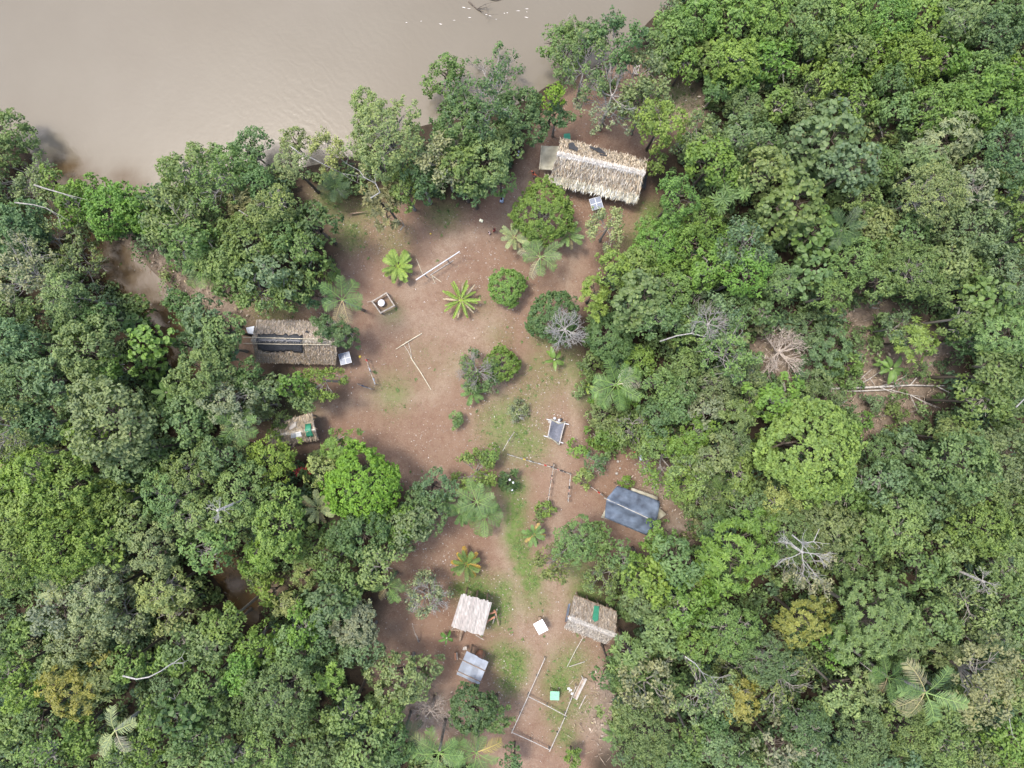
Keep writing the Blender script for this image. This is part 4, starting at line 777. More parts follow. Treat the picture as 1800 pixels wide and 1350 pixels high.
# ------------------------------------------------------------------ buildings
def lerp(a, b_, t): return a + (b_ - a) * t
def straw(rng, A, B, C, D, rows, per_m, L, W, cols, lift=.05, out=.12, rough=1.0, name='thatch', parent=None, spread=.25):
    """overlapping palm-leaf strips: A-B is the ridge side, D-C the eave; rows from the eave upwards"""
    A, B, C, D = (np.array(v) for v in (A, B, C, D)); V = []; F = []; Cc = []
    up = np.cross(B - A, D - A); up = up / np.linalg.norm(up); up = up if up[2] > 0 else -up
    c_ = []; n_ = []; t_ = []; LL = []; WW = []; CC = []
    for r_ in range(rows):
        v = 1 - (r_ + .5) / rows; l0, l1 = A + (D - A) * v, B + (C - B) * v; ln = np.linalg.norm(l1 - l0); N = int(ln * per_m); u = rng.uniform(-.006, 1.006, N)
        vv = np.clip(v + rng.normal(0, .32 / rows, N), 0, 1); pos = (A + (D - A) * vv[:, None]) * (1 - u[:, None]) + (B + (C - B) * vv[:, None]) * u[:, None]
        dn = unit((D - A) * (1 - u[:, None]) + (C - B) * u[:, None]); t = unit(dn + np.cross(up, dn) * rng.normal(0, spread, (N, 1)) + up * rng.uniform(.0, .22, (N, 1)) * rough)
        c_.append(pos + up * (lift + rng.uniform(0, .09, (N, 1)) * rough)); t_.append(t); n_.append(up + rng.normal(size=(N, 3)) * .25); LL.append(L * rng.uniform(.6, 1.25, N)); WW.append(W * rng.uniform(.6, 1.5, N))
        pal = np.array(cols); k = pal[rng.choice(len(pal), N)]; CC.append(k * rng.uniform(.75, 1.2, (N, 1)) * (.85 + .3 * vnoise(u * 9, np.full(N, r_ * 1.7), 5))[:, None])
    c_, n_, t_ = (np.concatenate(q) for q in (c_, n_, t_)); LL, WW, CC = (np.concatenate(q) for q in (LL, WW, CC))
    V, F, T = leaf_arrays(c_, n_, t_, LL, WW, np.arange(len(c_)).astype(float), droop=.06, fold=.12)
    o = bpy.data.objects.new(name, np_mesh(name, V, F, MAT['strips'], dict(col=CC[T.astype(int)]))); link(o, parent); o.matrix_parent_inverse = Matrix.Translation(parent.location).inverted(); tag(o, kind='stuff'); return o
def roof_deck(root, quads, mat='grey_wood', t=.09, name='roof_deck'):
    for q in quads: MB().slab(q, t).build(name, MAT[mat], root)
def posts(root, corners, zt, mat='timber', r_=.09, mid=3):
    a, b_, c, d = corners
    for e0, e1 in ((a, b_), (d, c)):
        for k in range(mid):
            p = lerp(e0, e1, (k + .25) / (mid - .5)); m = (a + b_ + c + d) / 4; p = lerp(p, m, .14); g = gz(p.x, p.y)
            MB().tube([(p.x, p.y, g - .3), (p.x, p.y, zt + .05)], r_, 7).build('post', MAT[mat], root)
def thatch_house(name, label, ridge, up_eave, low_eave, zr, zu, zl, cols_u, cols_l, cols_r, per_m=15, rows=(6, 9), L=.75, W=.10, ridge_w=.32, floor=True):
    RL, RR = P(*ridge[0], zr), P(*ridge[1], zr); UL, UR = P(*up_eave[0], zu), P(*up_eave[1], zu); LL, LR = P(*low_eave[0], zl), P(*low_eave[1], zl)
    cen = (UL + UR + LL + LR) / 4; root = empty(name, (cen.x, cen.y, gz(cen.x, cen.y))); rg = np.random.default_rng(len(label))
    dz = Vector((0, 0, .05)); roof_deck(root, [[RL - dz, RR - dz, UR - dz, UL - dz], [RL - dz, RR - dz, LR - dz, LL - dz]])
    straw(rg, RL, RR, UR, UL, rows[0], per_m, L, W, cols_u, parent=root, name='upper_thatch'); straw(rg, RL, RR, LR, LL, rows[1], per_m, L, W, cols_l, parent=root, name='lower_thatch')
    # a folded ridge bundle
    ax_ = (RR - RL).normalized(); sd = Vector((-ax_.y, ax_.x, 0)); b_ = MB()
    for k, (o1, h1) in enumerate(((-ridge_w, -.10), (-.02, .16), (ridge_w, -.10))): pass
    n_ = 14; vs = []; fs = []
    for i in range(n_ + 1):
        p = lerp(RL - ax_ * .12, RR + ax_ * .12, i / n_); w = ridge_w * rg.uniform(.8, 1.15); wob = rg.uniform(-.05, .05)
        vs += [p - sd * w + Vector((0, 0, -.03 + wob * .3)), p - sd * w * .4 + Vector((0, 0, .13)), p + sd * wob + Vector((0, 0, .20 + wob)), p + sd * w * .4 + Vector((0, 0, .13)), p + sd * w + Vector((0, 0, -.03))]
        if i:
            o = 5 * i
            for k in range(4): fs.append((o - 5 + k, o - 4 + k, o + 1 + k, o + k))
    b_.add(vs, fs); rc = b_.build('ridge_cap', MAT['ridge'] if 'ridge' in MAT else MAT['bamboo'], root, True)
    straw(rg, RL + sd * .06 + Vector((0, 0, .2)), RR + sd * .06 + Vector((0, 0, .2)), RR - sd * ridge_w * .8, RL - sd * ridge_w * .8, 2, per_m * .8, .5, .05, cols_r, .02, rough=.3, name='ridge_straw', parent=root)
    straw(rg, RL - sd * .06 + Vector((0, 0, .2)), RR - sd * .06 + Vector((0, 0, .2)), RR + sd * ridge_w * .8, RL + sd * ridge_w * .8, 2, per_m * .8, .5, .05, cols_r, .02, rough=.3, name='ridge_straw', parent=root)
    posts(root, (UL, UR, LR, LL), min(zu, zl), mid=4)
    for a, c in ((UL, UR), (LL, LR)): MB().tube([a - Vector((0, 0, .16)), c - Vector((0, 0, .16))], .07, 6).build('eave_beam', MAT['timber'], root)
    MB().tube([RL - Vector((0, 0, .22)) - ax_ * .2, RR - Vector((0, 0, .22)) + ax_ * .2], .08, 6).build('ridge_beam', MAT['timber'], root)
    if floor:
        g = root.location.z; fl = [lerp(p, cen, .22) for p in (UL, UR, LR, LL)]
        for i in range(9):
            a, c = lerp(fl[0], fl[3], i / 9), lerp(fl[0], fl[3], (i + .93) / 9); e, f = lerp(fl[1], fl[2], i / 9), lerp(fl[1], fl[2], (i + .93) / 9)
            MB().slab([Vector((p.x, p.y, g + .85)) for p in (a, e, f, c)], .04).build('floor_board', MAT['timber'], root)
    tag(root, label, 'thatched house'); return root, (RL, RR, UL, UR, LL, LR)
MAT['ridge'] = simple_mat('ridge_leaf', (.46, .43, .385), .85, .22, 5, stretch=(.4, 3, 1))
T1 = [(0.493, 0.422, 0.328), (0.400, 0.328, 0.242), (0.587, 0.517, 0.422), (0.293, 0.234, 0.165), (0.539, 0.459, 0.342)]; T1b = [(0.578, 0.515, 0.420), (0.483, 0.399, 0.294), (0.399, 0.305, 0.210), (0.652, 0.599, 0.515), (0.525, 0.442, 0.315)]
TR_ = [(0.622, 0.580, 0.515), (0.515, 0.473, 0.419), (0.708, 0.666, 0.612)]
h1, g1 = thatch_house('thatched_house', 'large pale thatched house with black plastic patches near the river', ((981, 270), (1132, 304)), ((985, 243), (1137, 283)), ((965, 318), (1119, 352)), 4.9, 2.7, 2.3, T1, T1b, TR_, 30, (7, 10), L=.8, W=.06, ridge_w=.22)
RL, RR, UL, UR, LL, LR = g1; rg = np.random.default_rng(4)
sl = (LL - RL).normalized(); straw(rg, LL - sl * .62 + Vector((0, 0, .12)) - (RR - RL).normalized() * .5, LR - sl * .62 + Vector((0, 0, .12)), LR + sl * .12 + Vector((0, 0, .08)), LL + sl * .12 + Vector((0, 0, .08)) - (RR - RL).normalized() * .5, 2, 60, .85, .055, [(0.800, 0.792, 0.665), (0.800, 0.800, 0.766), (0.739, 0.665, 0.511), (0.792, 0.714, 0.537)], .16, rough=1.2, name='eave_fringe', parent=h1)
T2 = [(0.443, 0.374, 0.302), (0.377, 0.305, 0.234), (0.509, 0.453, 0.400), (0.399, 0.328, 0.234)]; T2b = [(0.464, 0.385, 0.289), (0.377, 0.289, 0.194), (0.520, 0.453, 0.386), (0.310, 0.237, 0.151)]
h2, g2 = thatch_house('thatched_house', 'smooth tan thatched house with a long black sheet along its ridge', ((444, 598), (592, 601)), ((452, 563), (588, 566)), ((450, 636), (590, 640)), 4.6, 3.0, 2.2, T2, T2b, [(.42, .38, .31), (.38, .33, .25)], 34, (11, 13), L=.38, W=.04, ridge_w=.14)
T3 = [(0.320, 0.267, 0.203), (0.256, 0.203, 0.150), (0.384, 0.330, 0.267), (0.213, 0.170, 0.127)]; T3b = [(0.384, 0.341, 0.277), (0.320, 0.277, 0.224), (0.447, 0.406, 0.341)]
h3, g3 = thatch_house('thatched_house', 'small grey-brown thatched house with a green sheet near the pole pen', ((1001, 1086), (1081, 1117)), ((1009, 1047), (1084, 1076)), ((992, 1103), (1065, 1132)), 4.0, 2.5, 2.6, T3, T3b, [(.42, .39, .35), (.36, .33, .30)], 22, (7, 5), L=.45, W=.06, ridge_w=.2)
h4, g4 = thatch_house('thatched_shed', 'small thatched shed with white boards and green sheet on its ridge', ((477, 766), (553, 755)), ((490, 741), (549, 727)), ((470, 784), (560, 773)), 3.3, 2.5, 2.3, [(.38, .31, .22), (.31, .25, .17), (.45, .38, .28)], [(.40, .33, .24), (.33, .26, .18)], [(.45, .38, .28)], 18, (6, 5), L=.5, W=.07, ridge_w=.16)
def on_roof(g, u, v, upper=True, lift=.16):
    """a point on a slope: u along the ridge, v from the ridge (0) to the eave (1)"""
    RL, RR, UL, UR, LL, LR = g; a, b_ = (UL, UR) if upper else (LL, LR); p = lerp(lerp(RL, RR, u), lerp(a, b_, u), v); return p + Vector((0, 0, lift + .15 * max(0, 1 - v / .22)))
def roof_sheet(name, label, cat, g, pts, mat, t=.02, lift=.30, parts=None):
    """a sheet on the thatch following both slopes; pts are (u, v) with v negative on the upper slope"""
    b_ = MB(); w = [on_roof(g, u, abs(v), v < 0, lift) for u, v in pts]; b_.slab(w, t); o = b_.build(name, MAT[mat]); tag(o, label, cat); return o
def draped(name, label, cat, g, u0, u1, v0, v1, mat, nu=10, nv=8, lift=.17, edge=0.0, seed=1, amp=.03):
    """a thin sheet draped across the ridge, v from v0 (negative, upper slope) to v1"""
    rr = random.Random(seed); vs = []; fs = []
    for i in range(nu + 1):
        u = lerp(u0, u1, i / nu); e0, e1 = (edge * rr.uniform(-1, 1), edge * rr.uniform(-1, 1))
        for j in range(nv + 1):
            v = lerp(v0 + e0, v1 + e1, j / nv); p = on_roof(g, u, abs(v), v < 0, lift + rr.uniform(0, amp)); vs.append(p)
    for i in range(nu):
        for j in range(nv): k = i * (nv + 1) + j; fs.append((k, k + 1, k + nv + 2, k + nv + 1))
    b_ = MB(); b_.add(vs, fs); o = b_.build(name, MAT[mat], None, True); m = o.modifiers.new('thick', 'SOLIDIFY'); m.thickness = .012; m.offset = 1; tag(o, label, cat); return o
roof_sheet('plastic_sheet', 'torn black plastic piece at the left end of the large thatched roof', 'plastic sheet', g1, [(.10, -.72), (.13, -.86), (.155, -.86), (.18, -.66), (.215, -.62), (.21, -.36), (.16, -.42), (.11, -.42)], 'black_plastic')
roof_sheet('plastic_sheet', 'ragged black plastic piece at the middle of the large thatched roof', 'plastic sheet', g1, [(.34, -.95), (.41, -.9), (.44, -.99), (.47, -.9), (.53, -.72), (.52, -.64), (.44, -.66), (.40, -.72), (.33, -.84)], 'black_plastic')
roof_sheet('plastic_sheet', 'thin black strip below the middle patch on the large thatched roof', 'plastic sheet', g1, [(.46, -.56), (.55, -.60), (.55, -.52), (.47, -.48)], 'black_plastic')
MB().slab([P(991, 235, 2.6), P(1002, 234, 2.6), P(1003, 244, 2.75), P(991, 244, 2.75)], .03).build('green_sheet', MAT['green_sheet']); o = COL.objects['green_sheet'] if 'green_sheet' in COL.objects else None
tag(bpy.data.objects['green_sheet'], 'dark green corrugated sheet at the top corner of the large thatched house', 'roof sheet')
roof_sheet('green_sheet', 'dark green sheet on the small grey-brown thatched roof', 'roof sheet', g3, [(.47, -.95), (.58, -.99), (.60, -.40), (.535, -.28), (.47, -.36)], 'green_sheet', .03)
draped('green_sheet', 'teal green sheet folded over the ridge of the small thatched shed', 'roof sheet', g4, .80, .94, -.42, .62, 'mint_sheet2' if 'mint_sheet2' in MAT else 'green_sheet', 5, 6, .2)
roof_sheet('board', 'white board on the ridge beside the folded green sheet', 'board', g4, [(.58, .04), (.70, .04), (.70, .46), (.58, .46)], 'white_paint', .03, .2)
roof_sheet('board', 'grey board on the ridge next to the white one', 'board', g4, [(.47, .06), (.575, .05), (.575, .48), (.47, .52)], 'zinc', .03, .2)
roof_sheet('board', 'pale cream board lying on the upper slope of the small thatched shed', 'board', g4, [(.40, -.42), (.52, -.72), (.56, -.68), (.57, -.40), (.46, -.24), (.40, -.24)], 'white_pole', .03, .2)
draped('plastic_sheet', 'long black plastic sheet draped over the ridge of the smooth thatched house', 'plastic sheet', g2, .06, .60, -.30, .48, 'black_plastic', 16, 10, .27, .07, 7, .015)
for k, (va, lab) in enumerate(((-.12, 'upper'), (.16, 'lower'))):
    MB().tube([on_roof(g2, -.10, abs(va), va < 0, .33), on_roof(g2, .35, abs(va), va < 0, .33), on_roof(g2, .93, abs(va) * .8, va < 0, .32)], .032, 6).build('roof_pole', MAT['bamboo']); o = [q for q in COL.objects if q.name.startswith('roof_pole')][-1]; tag(o, lab + ' bamboo pole holding down the black ridge sheet', 'pole')
roof_sheet('plastic_scrap', 'small dark scrap on the upper slope of the smooth thatched house', 'plastic scrap', g2, [(.635, -.42), (.67, -.42), (.67, -.52), (.635, -.50)], 'black_plastic')
MB().slab([P(432, 576, .2), P(447, 573, .3), P(445, 588, .3), P(436, 586, .2)], .03).build('grey_sheet', MAT['zinc']); tag(bpy.data.objects['grey_sheet'], 'grey sheet on the ground left of the smooth thatched house', 'sheet')

def tarp_mesh(name, corners, nu, nv, mat, parent=None, sag=.12, wr=.03, seed=1):
    """four corners (world) with a sagging, wrinkled middle"""
    rr = np.random.default_rng(seed); A, B, C, D = corners; vs = []; fs = []
    for i in range(nu + 1):
        for j in range(nv + 1):
            u, v = i / nu, j / nv; p = lerp(lerp(A, B, u), lerp(D, C, u), v); f = math.sin(math.pi * u) * math.sin(math.pi * v)
            p = p + Vector((0, 0, -sag * f + wr * (float(vnoise(np.array([u * 7 + v * 2]), np.array([v * 2.5 + seed]), seed)[0]) - .5) * 2)); vs.append(p)
    for i in range(nu):
        for j in range(nv): k = i * (nv + 1) + j; fs.append((k, k + 1, k + nv + 2, k + nv + 1))
    b_ = MB(); b_.add(vs, fs); o = b_.build(name, MAT[mat], parent, True); m = o.modifiers.new('thick', 'SOLIDIFY'); m.thickness = .012; return o
# awning and black tarp at the large house
aw = empty('awning', P(965, 280, 0)); tarp_mesh('tarp', (P(952, 256, 2.5), P(986, 257, 2.7), P(978, 299, 2.6), P(948, 298, 2.3)), 12, 10, 'beige_tarp', aw, .22, .05, 3)
for q in ((952, 257), (948.5, 297.5)): e = P(*q, 2.4); MB().tube([(e.x, e.y, gz(e.x, e.y) - .2), e], .05, 6).build('post', MAT['timber'], aw)
MB().tube([P(952, 256, 2.53), P(948, 298, 2.33)], .03, 5).build('edge_pole', MAT['bamboo'], aw); tag(aw, 'beige tarp awning at the left end of the large thatched house', 'awning')
o = tarp_mesh('black_tarp', (P(1128, 312, 2.2), P(1138, 308, 2.0), P(1134, 334, .9), P(1124, 326, 1.2)), 6, 8, 'black_plastic', None, .1, .08, 5); tag(o, 'black plastic hanging at the right end of the large thatched house', 'tarp')
o = tarp_mesh('blue_tarp', (P(999, 1062, 2.0), P(1003, 1060, 2.2), P(997, 1092, 2.0), P(993, 1094, 1.0)), 4, 8, 'blue_tarp', None, .05, .1, 6); tag(o, 'dark blue tarp hanging at the left end of the small grey-brown thatched house', 'tarp')

# slate tarp shelter
ts = empty('tarp_shelter', P(1112, 897, 0)); rA, rB = P(1066, 877, 3.3), P(1155, 918, 3.3)
eU = (P(1085, 853, 2.3), P(1160, 881, 2.4)); eL = (P(1063, 910, 2.2), P(1136, 941, 2.0))
tarp_mesh('tarp', (eU[0], eU[1], rB, rA), 18, 10, 'blue_tarp', ts, .16, .15, 11); tarp_mesh('tarp', (rA, rB, eL[1], eL[0]), 18, 10, 'blue_tarp', ts, .16, .15, 13)
MB().tube([rA + Vector((0, 0, .05)) - (rB - rA) * .05, rB + Vector((0, 0, .05))], .03, 5).build('ridge_rope', MAT['rope'], ts)
for q in (rA, rB): MB().tube([(q.x, q.y, gz(q.x, q.y) - .2), q - Vector((0, 0, .02))], .07, 6).build('post', MAT['timber'], ts)
for q in (*eU, *eL): MB().tube([(q.x, q.y, gz(q.x, q.y) - .2), q - Vector((0, 0, .03))], .05, 6).build('post', MAT['timber'], ts)
tag(ts, 'shelter under a wrinkled slate blue tarp with a white ridge rope', 'shelter')
for k, (cs, lab) in enumerate((((P(1110, 857, 2.1), P(1156, 873, 2.1), P(1155, 884, 2.2), P(1108, 870, 2.2)), 'beige tarp showing along the top edge of the slate tarp shelter'),
                               ((P(1067, 890, 2.0), P(1078, 896, 2.1), P(1072, 914, 1.9), P(1056, 910, 1.8)), 'small beige tarp at the lower left corner of the slate tarp shelter'),
                               ((P(1158, 892, 2.1), P(1172, 904, 1.9), P(1158, 914, 2.0), P(1150, 916, 2.1)), 'pointed beige tarp at the right corner of the slate tarp shelter'),
                               ((P(1154, 910, 2.0), P(1162, 916, 1.9), P(1157, 936, 1.7), P(1142, 924, 1.9)), 'beige tarp hanging lowest at the right of the slate tarp shelter'))):
    o = tarp_mesh('beige_tarp', cs, 6, 5, 'beige_tarp', None, .06, .03, 20 + k); tag(o, lab, 'tarp')

# plank roofed shed
def copy_part(o, parent=None):
    c = o.copy(); COL.objects.link(c); c.parent = parent if parent else o.parent; return c
MAT['plank'] = simple_mat('bleached_plank', (.60, .555, .51), .8, .22, 2.2, stretch=(4, 1, 1), dirt=(.36, .32, .29))
PLK = [simple_mat('bleached_plank', (.33 * k, .305 * k * (1 - j), .275 * k * (1 - j)), .8, .18, 2.2, stretch=(4, 1, 1), dirt=(.21 * k, .19 * k, .17 * k)) for k, j in ((1.0, 0), (1.14, .01), (.86, 0), (1.06, .03), (.94, .05))]
ps = empty('plank_roof_shed', P(829, 1080, 0)); TL, TR, BR, BL = P(811, 1043, 3.1), P(865, 1058, 3.1), P(849, 1118, 2.5), P(793, 1101, 2.5)
rr = random.Random(3); n_ = 17
for row, (v0, v1, lift) in enumerate(((.50, 1.0, .03), (0.0, .56, .075))):
    for i in range(n_):
        u0, u1 = (i + .02) / n_, (i + .99 + rr.uniform(0, .05)) / n_; a0, a1 = v0 + rr.uniform(-.025, .02), v1 + rr.uniform(-.02, .025)
        Z_ = Vector((0, 0, lift + (i % 2) * .035 + rr.uniform(0, .015))); q = [lerp(lerp(TL, TR, u), lerp(BL, BR, u), v) + Z_ for u, v in ((u0, a0), (u1, a0), (u1, a1), (u0, a1))]
        MB().slab(q, .025).build('plank', rr.choice(PLK), ps)
for v in (.08, .5, .92): MB().tube([lerp(TL, BL, v) - Vector((0, 0, .09)), lerp(TR, BR, v) - Vector((0, 0, .09))], .06, 6).build('rafter', MAT['timber'], ps)
posts(ps, (TL, TR, BR, BL), 2.5, mid=3); tag(ps, 'open shed under a roof of pale bleached planks', 'shed')
def beam(px0, px1, z0, z1, w, t, name, mat, label, cat='board', parent=None):
    a, b_ = P(*px0, z0), P(*px1, z1); d = b_ - a; o = MB().box((0, 0, 0), (d.length, w, t)).build(name, MAT[mat], None); o.location = (a + b_) / 2; o.rotation_euler = d.to_track_quat('X', 'Z').to_euler()
    if parent is not None:
        o.parent = parent; o.matrix_parent_inverse = Matrix.LocRotScale(parent.location, parent.rotation_euler, None).inverted()
    if label: tag(o, label, cat)
    return o
st = empty('timber_rack', P(869, 1085, 0))
for k, (a, b_, z0, z1, w, m) in enumerate((((857, 1080), (872, 1075), 2.0, 1.7, .17, 'red_timber'), ((852, 1094), (870, 1084), 2.0, 1.6, .17, 'red_timber'), ((871, 1077), (877, 1100), 1.7, .3, .12, 'timber'), ((853, 1098), (862, 1087), 1.6, 1.5, .14, 'red_timber'), ((874, 1070), (866, 1096), 1.5, .4, .10, 'grey_wood'), ((868, 1072), (873, 1080), 1.8, 1.7, .09, 'red_timber'))):
    beam(a, b_, z0, z1, w, .05, 'slat', m, None, parent=st)
tag(st, 'leaning rack of reddish boards at the right side of the plank roofed shed', 'timber rack')
beam((812, 1104), (808, 1127), 1.6, .15, .2, .05, 'board', 'timber', 'brown board leaning out below the plank roofed shed')
beam((792, 1107), (811, 1108), 1.2, 1.2, .1, .06, 'board', 'timber', 'thin brown board sticking out at the lower left of the plank roofed shed')
beam((836, 1116), (851, 1125), 1.0, .6, .07, .05, 'board', 'grey_wood', 'thin grey stick below the right corner of the plank roofed shed', 'stick')

# zinc roofed shed
zs = empty('zinc_roof_shed', P(830, 1174, 0)); TL, TR, BR, BL = P(820, 1145, 2.7), P(858, 1164, 2.7), P(842, 1204, 2.3), P(802, 1186, 2.3)
for i in range(4):
    u0, u1 = i / 4, (i + 1.03) / 4; off = rr.uniform(-.03, .03); vs = []; fs = []; nc = 20
    for k in range(nc + 1):
        u = lerp(u0, u1, k / nc); w = .025 * math.cos(k * math.pi) + .012 * (i % 2)
        for v in (-.0 + off, .34, .67, 1.0 + off): vs.append(lerp(lerp(TL, TR, u), lerp(BL, BR, u), v) + Vector((0, 0, w)))
        if k:
            for j in range(3): o_ = 4 * k + j; fs.append((o_ - 4, o_ - 3, o_ + 1, o_))
    b_ = MB(); b_.add(vs, fs); o = b_.build('metal_sheet', simple_mat('zinc_sheet', *[((.36, .40, .45), .42), ((.44, .48, .53), .38), ((.40, .435, .485), .45), ((.48, .51, .555), .36)][i], .12, 1.4, metal=.2, spec=.5, dirt=(.30, .315, .345)), zs); m = o.modifiers.new('thick', 'SOLIDIFY'); m.thickness = .006
posts(zs, (TL, TR, BR, BL), 2.25, mid=2)
for v in (.1, .9): MB().tube([lerp(TL, BL, v) - Vector((0, 0, .1)), lerp(TR, BR, v) - Vector((0, 0, .1))], .05, 6).build('rafter', MAT['timber'], zs)
tag(zs, 'small shed with a shiny blue-grey corrugated metal roof', 'shed')
for k, (v, e0, e1, lab) in enumerate(((.36, -.17, 1.03, 'upper wooden pole laid across the metal roof'), (.84, -.08, 1.10, 'lower wooden pole laid across the metal roof'))):
    a, b_ = lerp(lerp(TL, TR, e0), lerp(BL, BR, e0), v), lerp(lerp(TL, TR, e1), lerp(BL, BR, e1), v); z_ = Vector((0, 0, .09)); o = MB().tube([a + z_, lerp(a, b_, .5) + z_ * 1.1, b_ + z_], .045, 6).build('roof_pole', MAT['timber']); tag(o, lab, 'pole')
beam((811, 1147), (823, 1153), 2.0, 2.1, .06, .05, 'stick', 'timber', 'brown stick poking out of the top left of the metal roof', 'stick')
wb = empty('bench', P(803, 1153, 0)); beam((800, 1148), (801, 1160), .5, .5, .16, .05, 'slat', 'red_timber', None, parent=wb); beam((803, 1147), (804, 1160), .5, .5, .1, .05, 'slat', 'grey_wood', None, parent=wb)
for q in ((801, 1149), (802, 1159)): e = P(*q, .48); MB().tube([(e.x, e.y, gz(e.x, e.y) - .1), e], .05, 5).build('leg', MAT['timber'], wb)
tag(wb, 'small slatted bench left of the metal roofed shed', 'bench')
dr_ = MB().lathe(P(845, 1150, .0) + Vector((0, 0, gz(*P(845, 1150)[:2]))), [(.0, 0), (.42, 0), (.46, .12), (.30, .30), (.12, .36), (0, .37)], 14).build('clay_mound', MAT['red_timber'], None, True); tag(dr_, 'reddish clay mound under the right edge of the metal roof', 'mound')
o = tarp_mesh('white_cloth', (P(814, 1138, .7), P(820, 1136, .7), P(821, 1143, .7), P(813, 1143, .7)), 5, 5, 'white_pole', None, .05, .12, 31); tag(o, 'crumpled whitish cloth above the metal roofed shed', 'cloth')
o = tarp_mesh('black_cloth', (P(828, 1147, 1.2), P(840, 1153, 1.2), P(839, 1157, 1.0), P(827, 1151, 1.0)), 5, 3, 'black_plastic', None, .05, .08, 32); tag(o, 'black plastic hanging from the top edge of the metal roof', 'plastic sheet')

# solar tables
def solar(px, py, rz, size, h, label):
    c = P(px, py, h); g = gz(c.x, c.y); root = empty('solar_table', (c.x, c.y, g), rz); z = h - g; s = size / 2
    for i in (-1, 1):
        for j in (-1, 1):
            o = bpy.data.objects.new('solar_panel', MB().box((i * s * .5, j * s * .5, z), (s * .90, s * .90, .035)).mesh('solar_panel', MAT['panel'])); link(o, root)
            fr = MB()
            for (cx_, cy_, wx_, wy_) in ((0, .475, 1, .055), (0, -.475, 1, .055), (.475, 0, .055, .9), (-.475, 0, .055, .9)): fr.box((i * s * .5 + cx_ * s, j * s * .5 + cy_ * s, z + .008), (wx_ * s, wy_ * s, .05))
            link(bpy.data.objects.new('frame', fr.mesh('frame', MAT['frame_white'])), o)
    link(bpy.data.objects.new('post', MB().tube([(0, 0, -.2), (0, 0, z - .05)], .06, 8).mesh('post', MAT['grey_pole'])), root)
    br = MB(); br.tube([(-s * .6, 0, z - .06), (s * .6, 0, z - .06)], .03, 5); br.tube([(0, -s * .6, z - .09), (0, s * .6, z - .09)], .03, 5); link(bpy.data.objects.new('bracket', br.mesh('bracket', MAT['grey_pole'])), root)
    tag(root, label, 'solar panel'); return root
solar(1048, 357.5, R(16), 1.12, 2.0, 'four solar panels on a post in front of the large thatched house')
solar(606.5, 630, R(14), 1.08, 2.0, 'four solar panels on a post at the corner of the smooth tan thatched house')
# white board table and mint table
def flat_table(px, py, rz, w, d, h, mat, label, name, leg='timber', nleg=4, planks=0):
    c = P(px, py, h); g = gz(c.x, c.y); root = empty(name, (c.x, c.y, g), rz); z = h - g
    if planks:
        for k in range(planks): link(bpy.data.objects.new('slat', MB().box((0, -d / 2 + d * (k + .5) / planks, z), (w, d / planks * .95, .03)).mesh('slat', MAT[mat])), root)
    else:
        link(bpy.data.objects.new('top', MB().box((0, 0, z), (w, d, .05)).mesh('top', MAT[mat])), root); link(bpy.data.objects.new('rim', MB().box((0, 0, z - .05), (w * .96, d * .96, .045)).mesh('rim', MAT['frame_white'])), root)
    for i, j in (((-1, -1), (-1, 1), (1, 1), (1, -1)) if nleg == 4 else ((0, 0),)):
        link(bpy.data.objects.new('leg', MB().tube([(i * w * .42, j * d * .42, -.2), (i * w * .42, j * d * .42, z - .04)], .05, 6).mesh('leg', MAT[leg])), root)
    tag(root, label, 'table'); return root
flat_table(950.5, 1102, R(29), 1.0, 1.16, 1.7, 'white_paint', 'bright white square board on a post in the lower yard', 'white_board_stand', 'grey_pole', 1)
flat_table(975, 1223, R(-2), .88, .86, 1.0, 'mint_sheet', 'mint green slatted table in the pole pen', 'table', planks=6)
o = MB().lathe(on_ground(949, 1087), [(0, 0), (.2, 0), (.26, .12), (.2, .28), (.1, .34), (0, .35)], 10).build('clay_pot', MAT['timber'], None, True); tag(o, 'small brown pot above the bright white board', 'pot')

# square well fence with white lid
wf = empty('well_fence', P(674, 533, 0)); cs = [(679, 515), (693, 537), (669, 550), (654, 530)]; zt = 1.1
for i in range(4):
    a, b_ = P(*cs[i], zt), P(*cs[(i + 1) % 4], zt); d = (b_ - a).normalized()
    for z_, w, m in ((0, .115, 'grey_wood'), (-.5, .10, 'timber')):
        f = b_ - a; o = MB().box((0, 0, 0), (f.length + .16, w if z_ == 0 else .06, .07 if z_ == 0 else .14)).build('rail', MAT[m], wf); o.matrix_parent_inverse = Matrix.Translation(wf.location).inverted(); o.location = (a + b_) / 2 + Vector((0, 0, z_ + .012 * (i % 2))); o.rotation_euler = (0, 0, math.atan2(f.y, f.x))
    MB().tube([(a.x, a.y, gz(a.x, a.y) - .2), a - Vector((0, 0, .04))], .07, 7).build('post', MAT['grey_wood'], wf)
tag(wf, 'square rail fence of pale boards around the white lidded tub', 'fence')
tb = empty('tub', on_ground(672, 533.5)); g = tb.location
MB().lathe(g, [(0, 0), (.27, 0), (.30, .5), (.0, .5)], 20).build('body', MAT['white_plastic'], tb, True); MB().lathe(g, [(0, .5), (.335, .5), (.335, .55), (.30, .57), (0, .58)], 24).build('lid', MAT['white_plastic'], tb); tag(tb, 'white tub with a round lid inside the square fence', 'tub')
beam((655, 529), (646, 531), .9, .6, .05, .05, 'stick', 'grey_wood', 'thin stick joining the left corner of the square fence', 'stick')

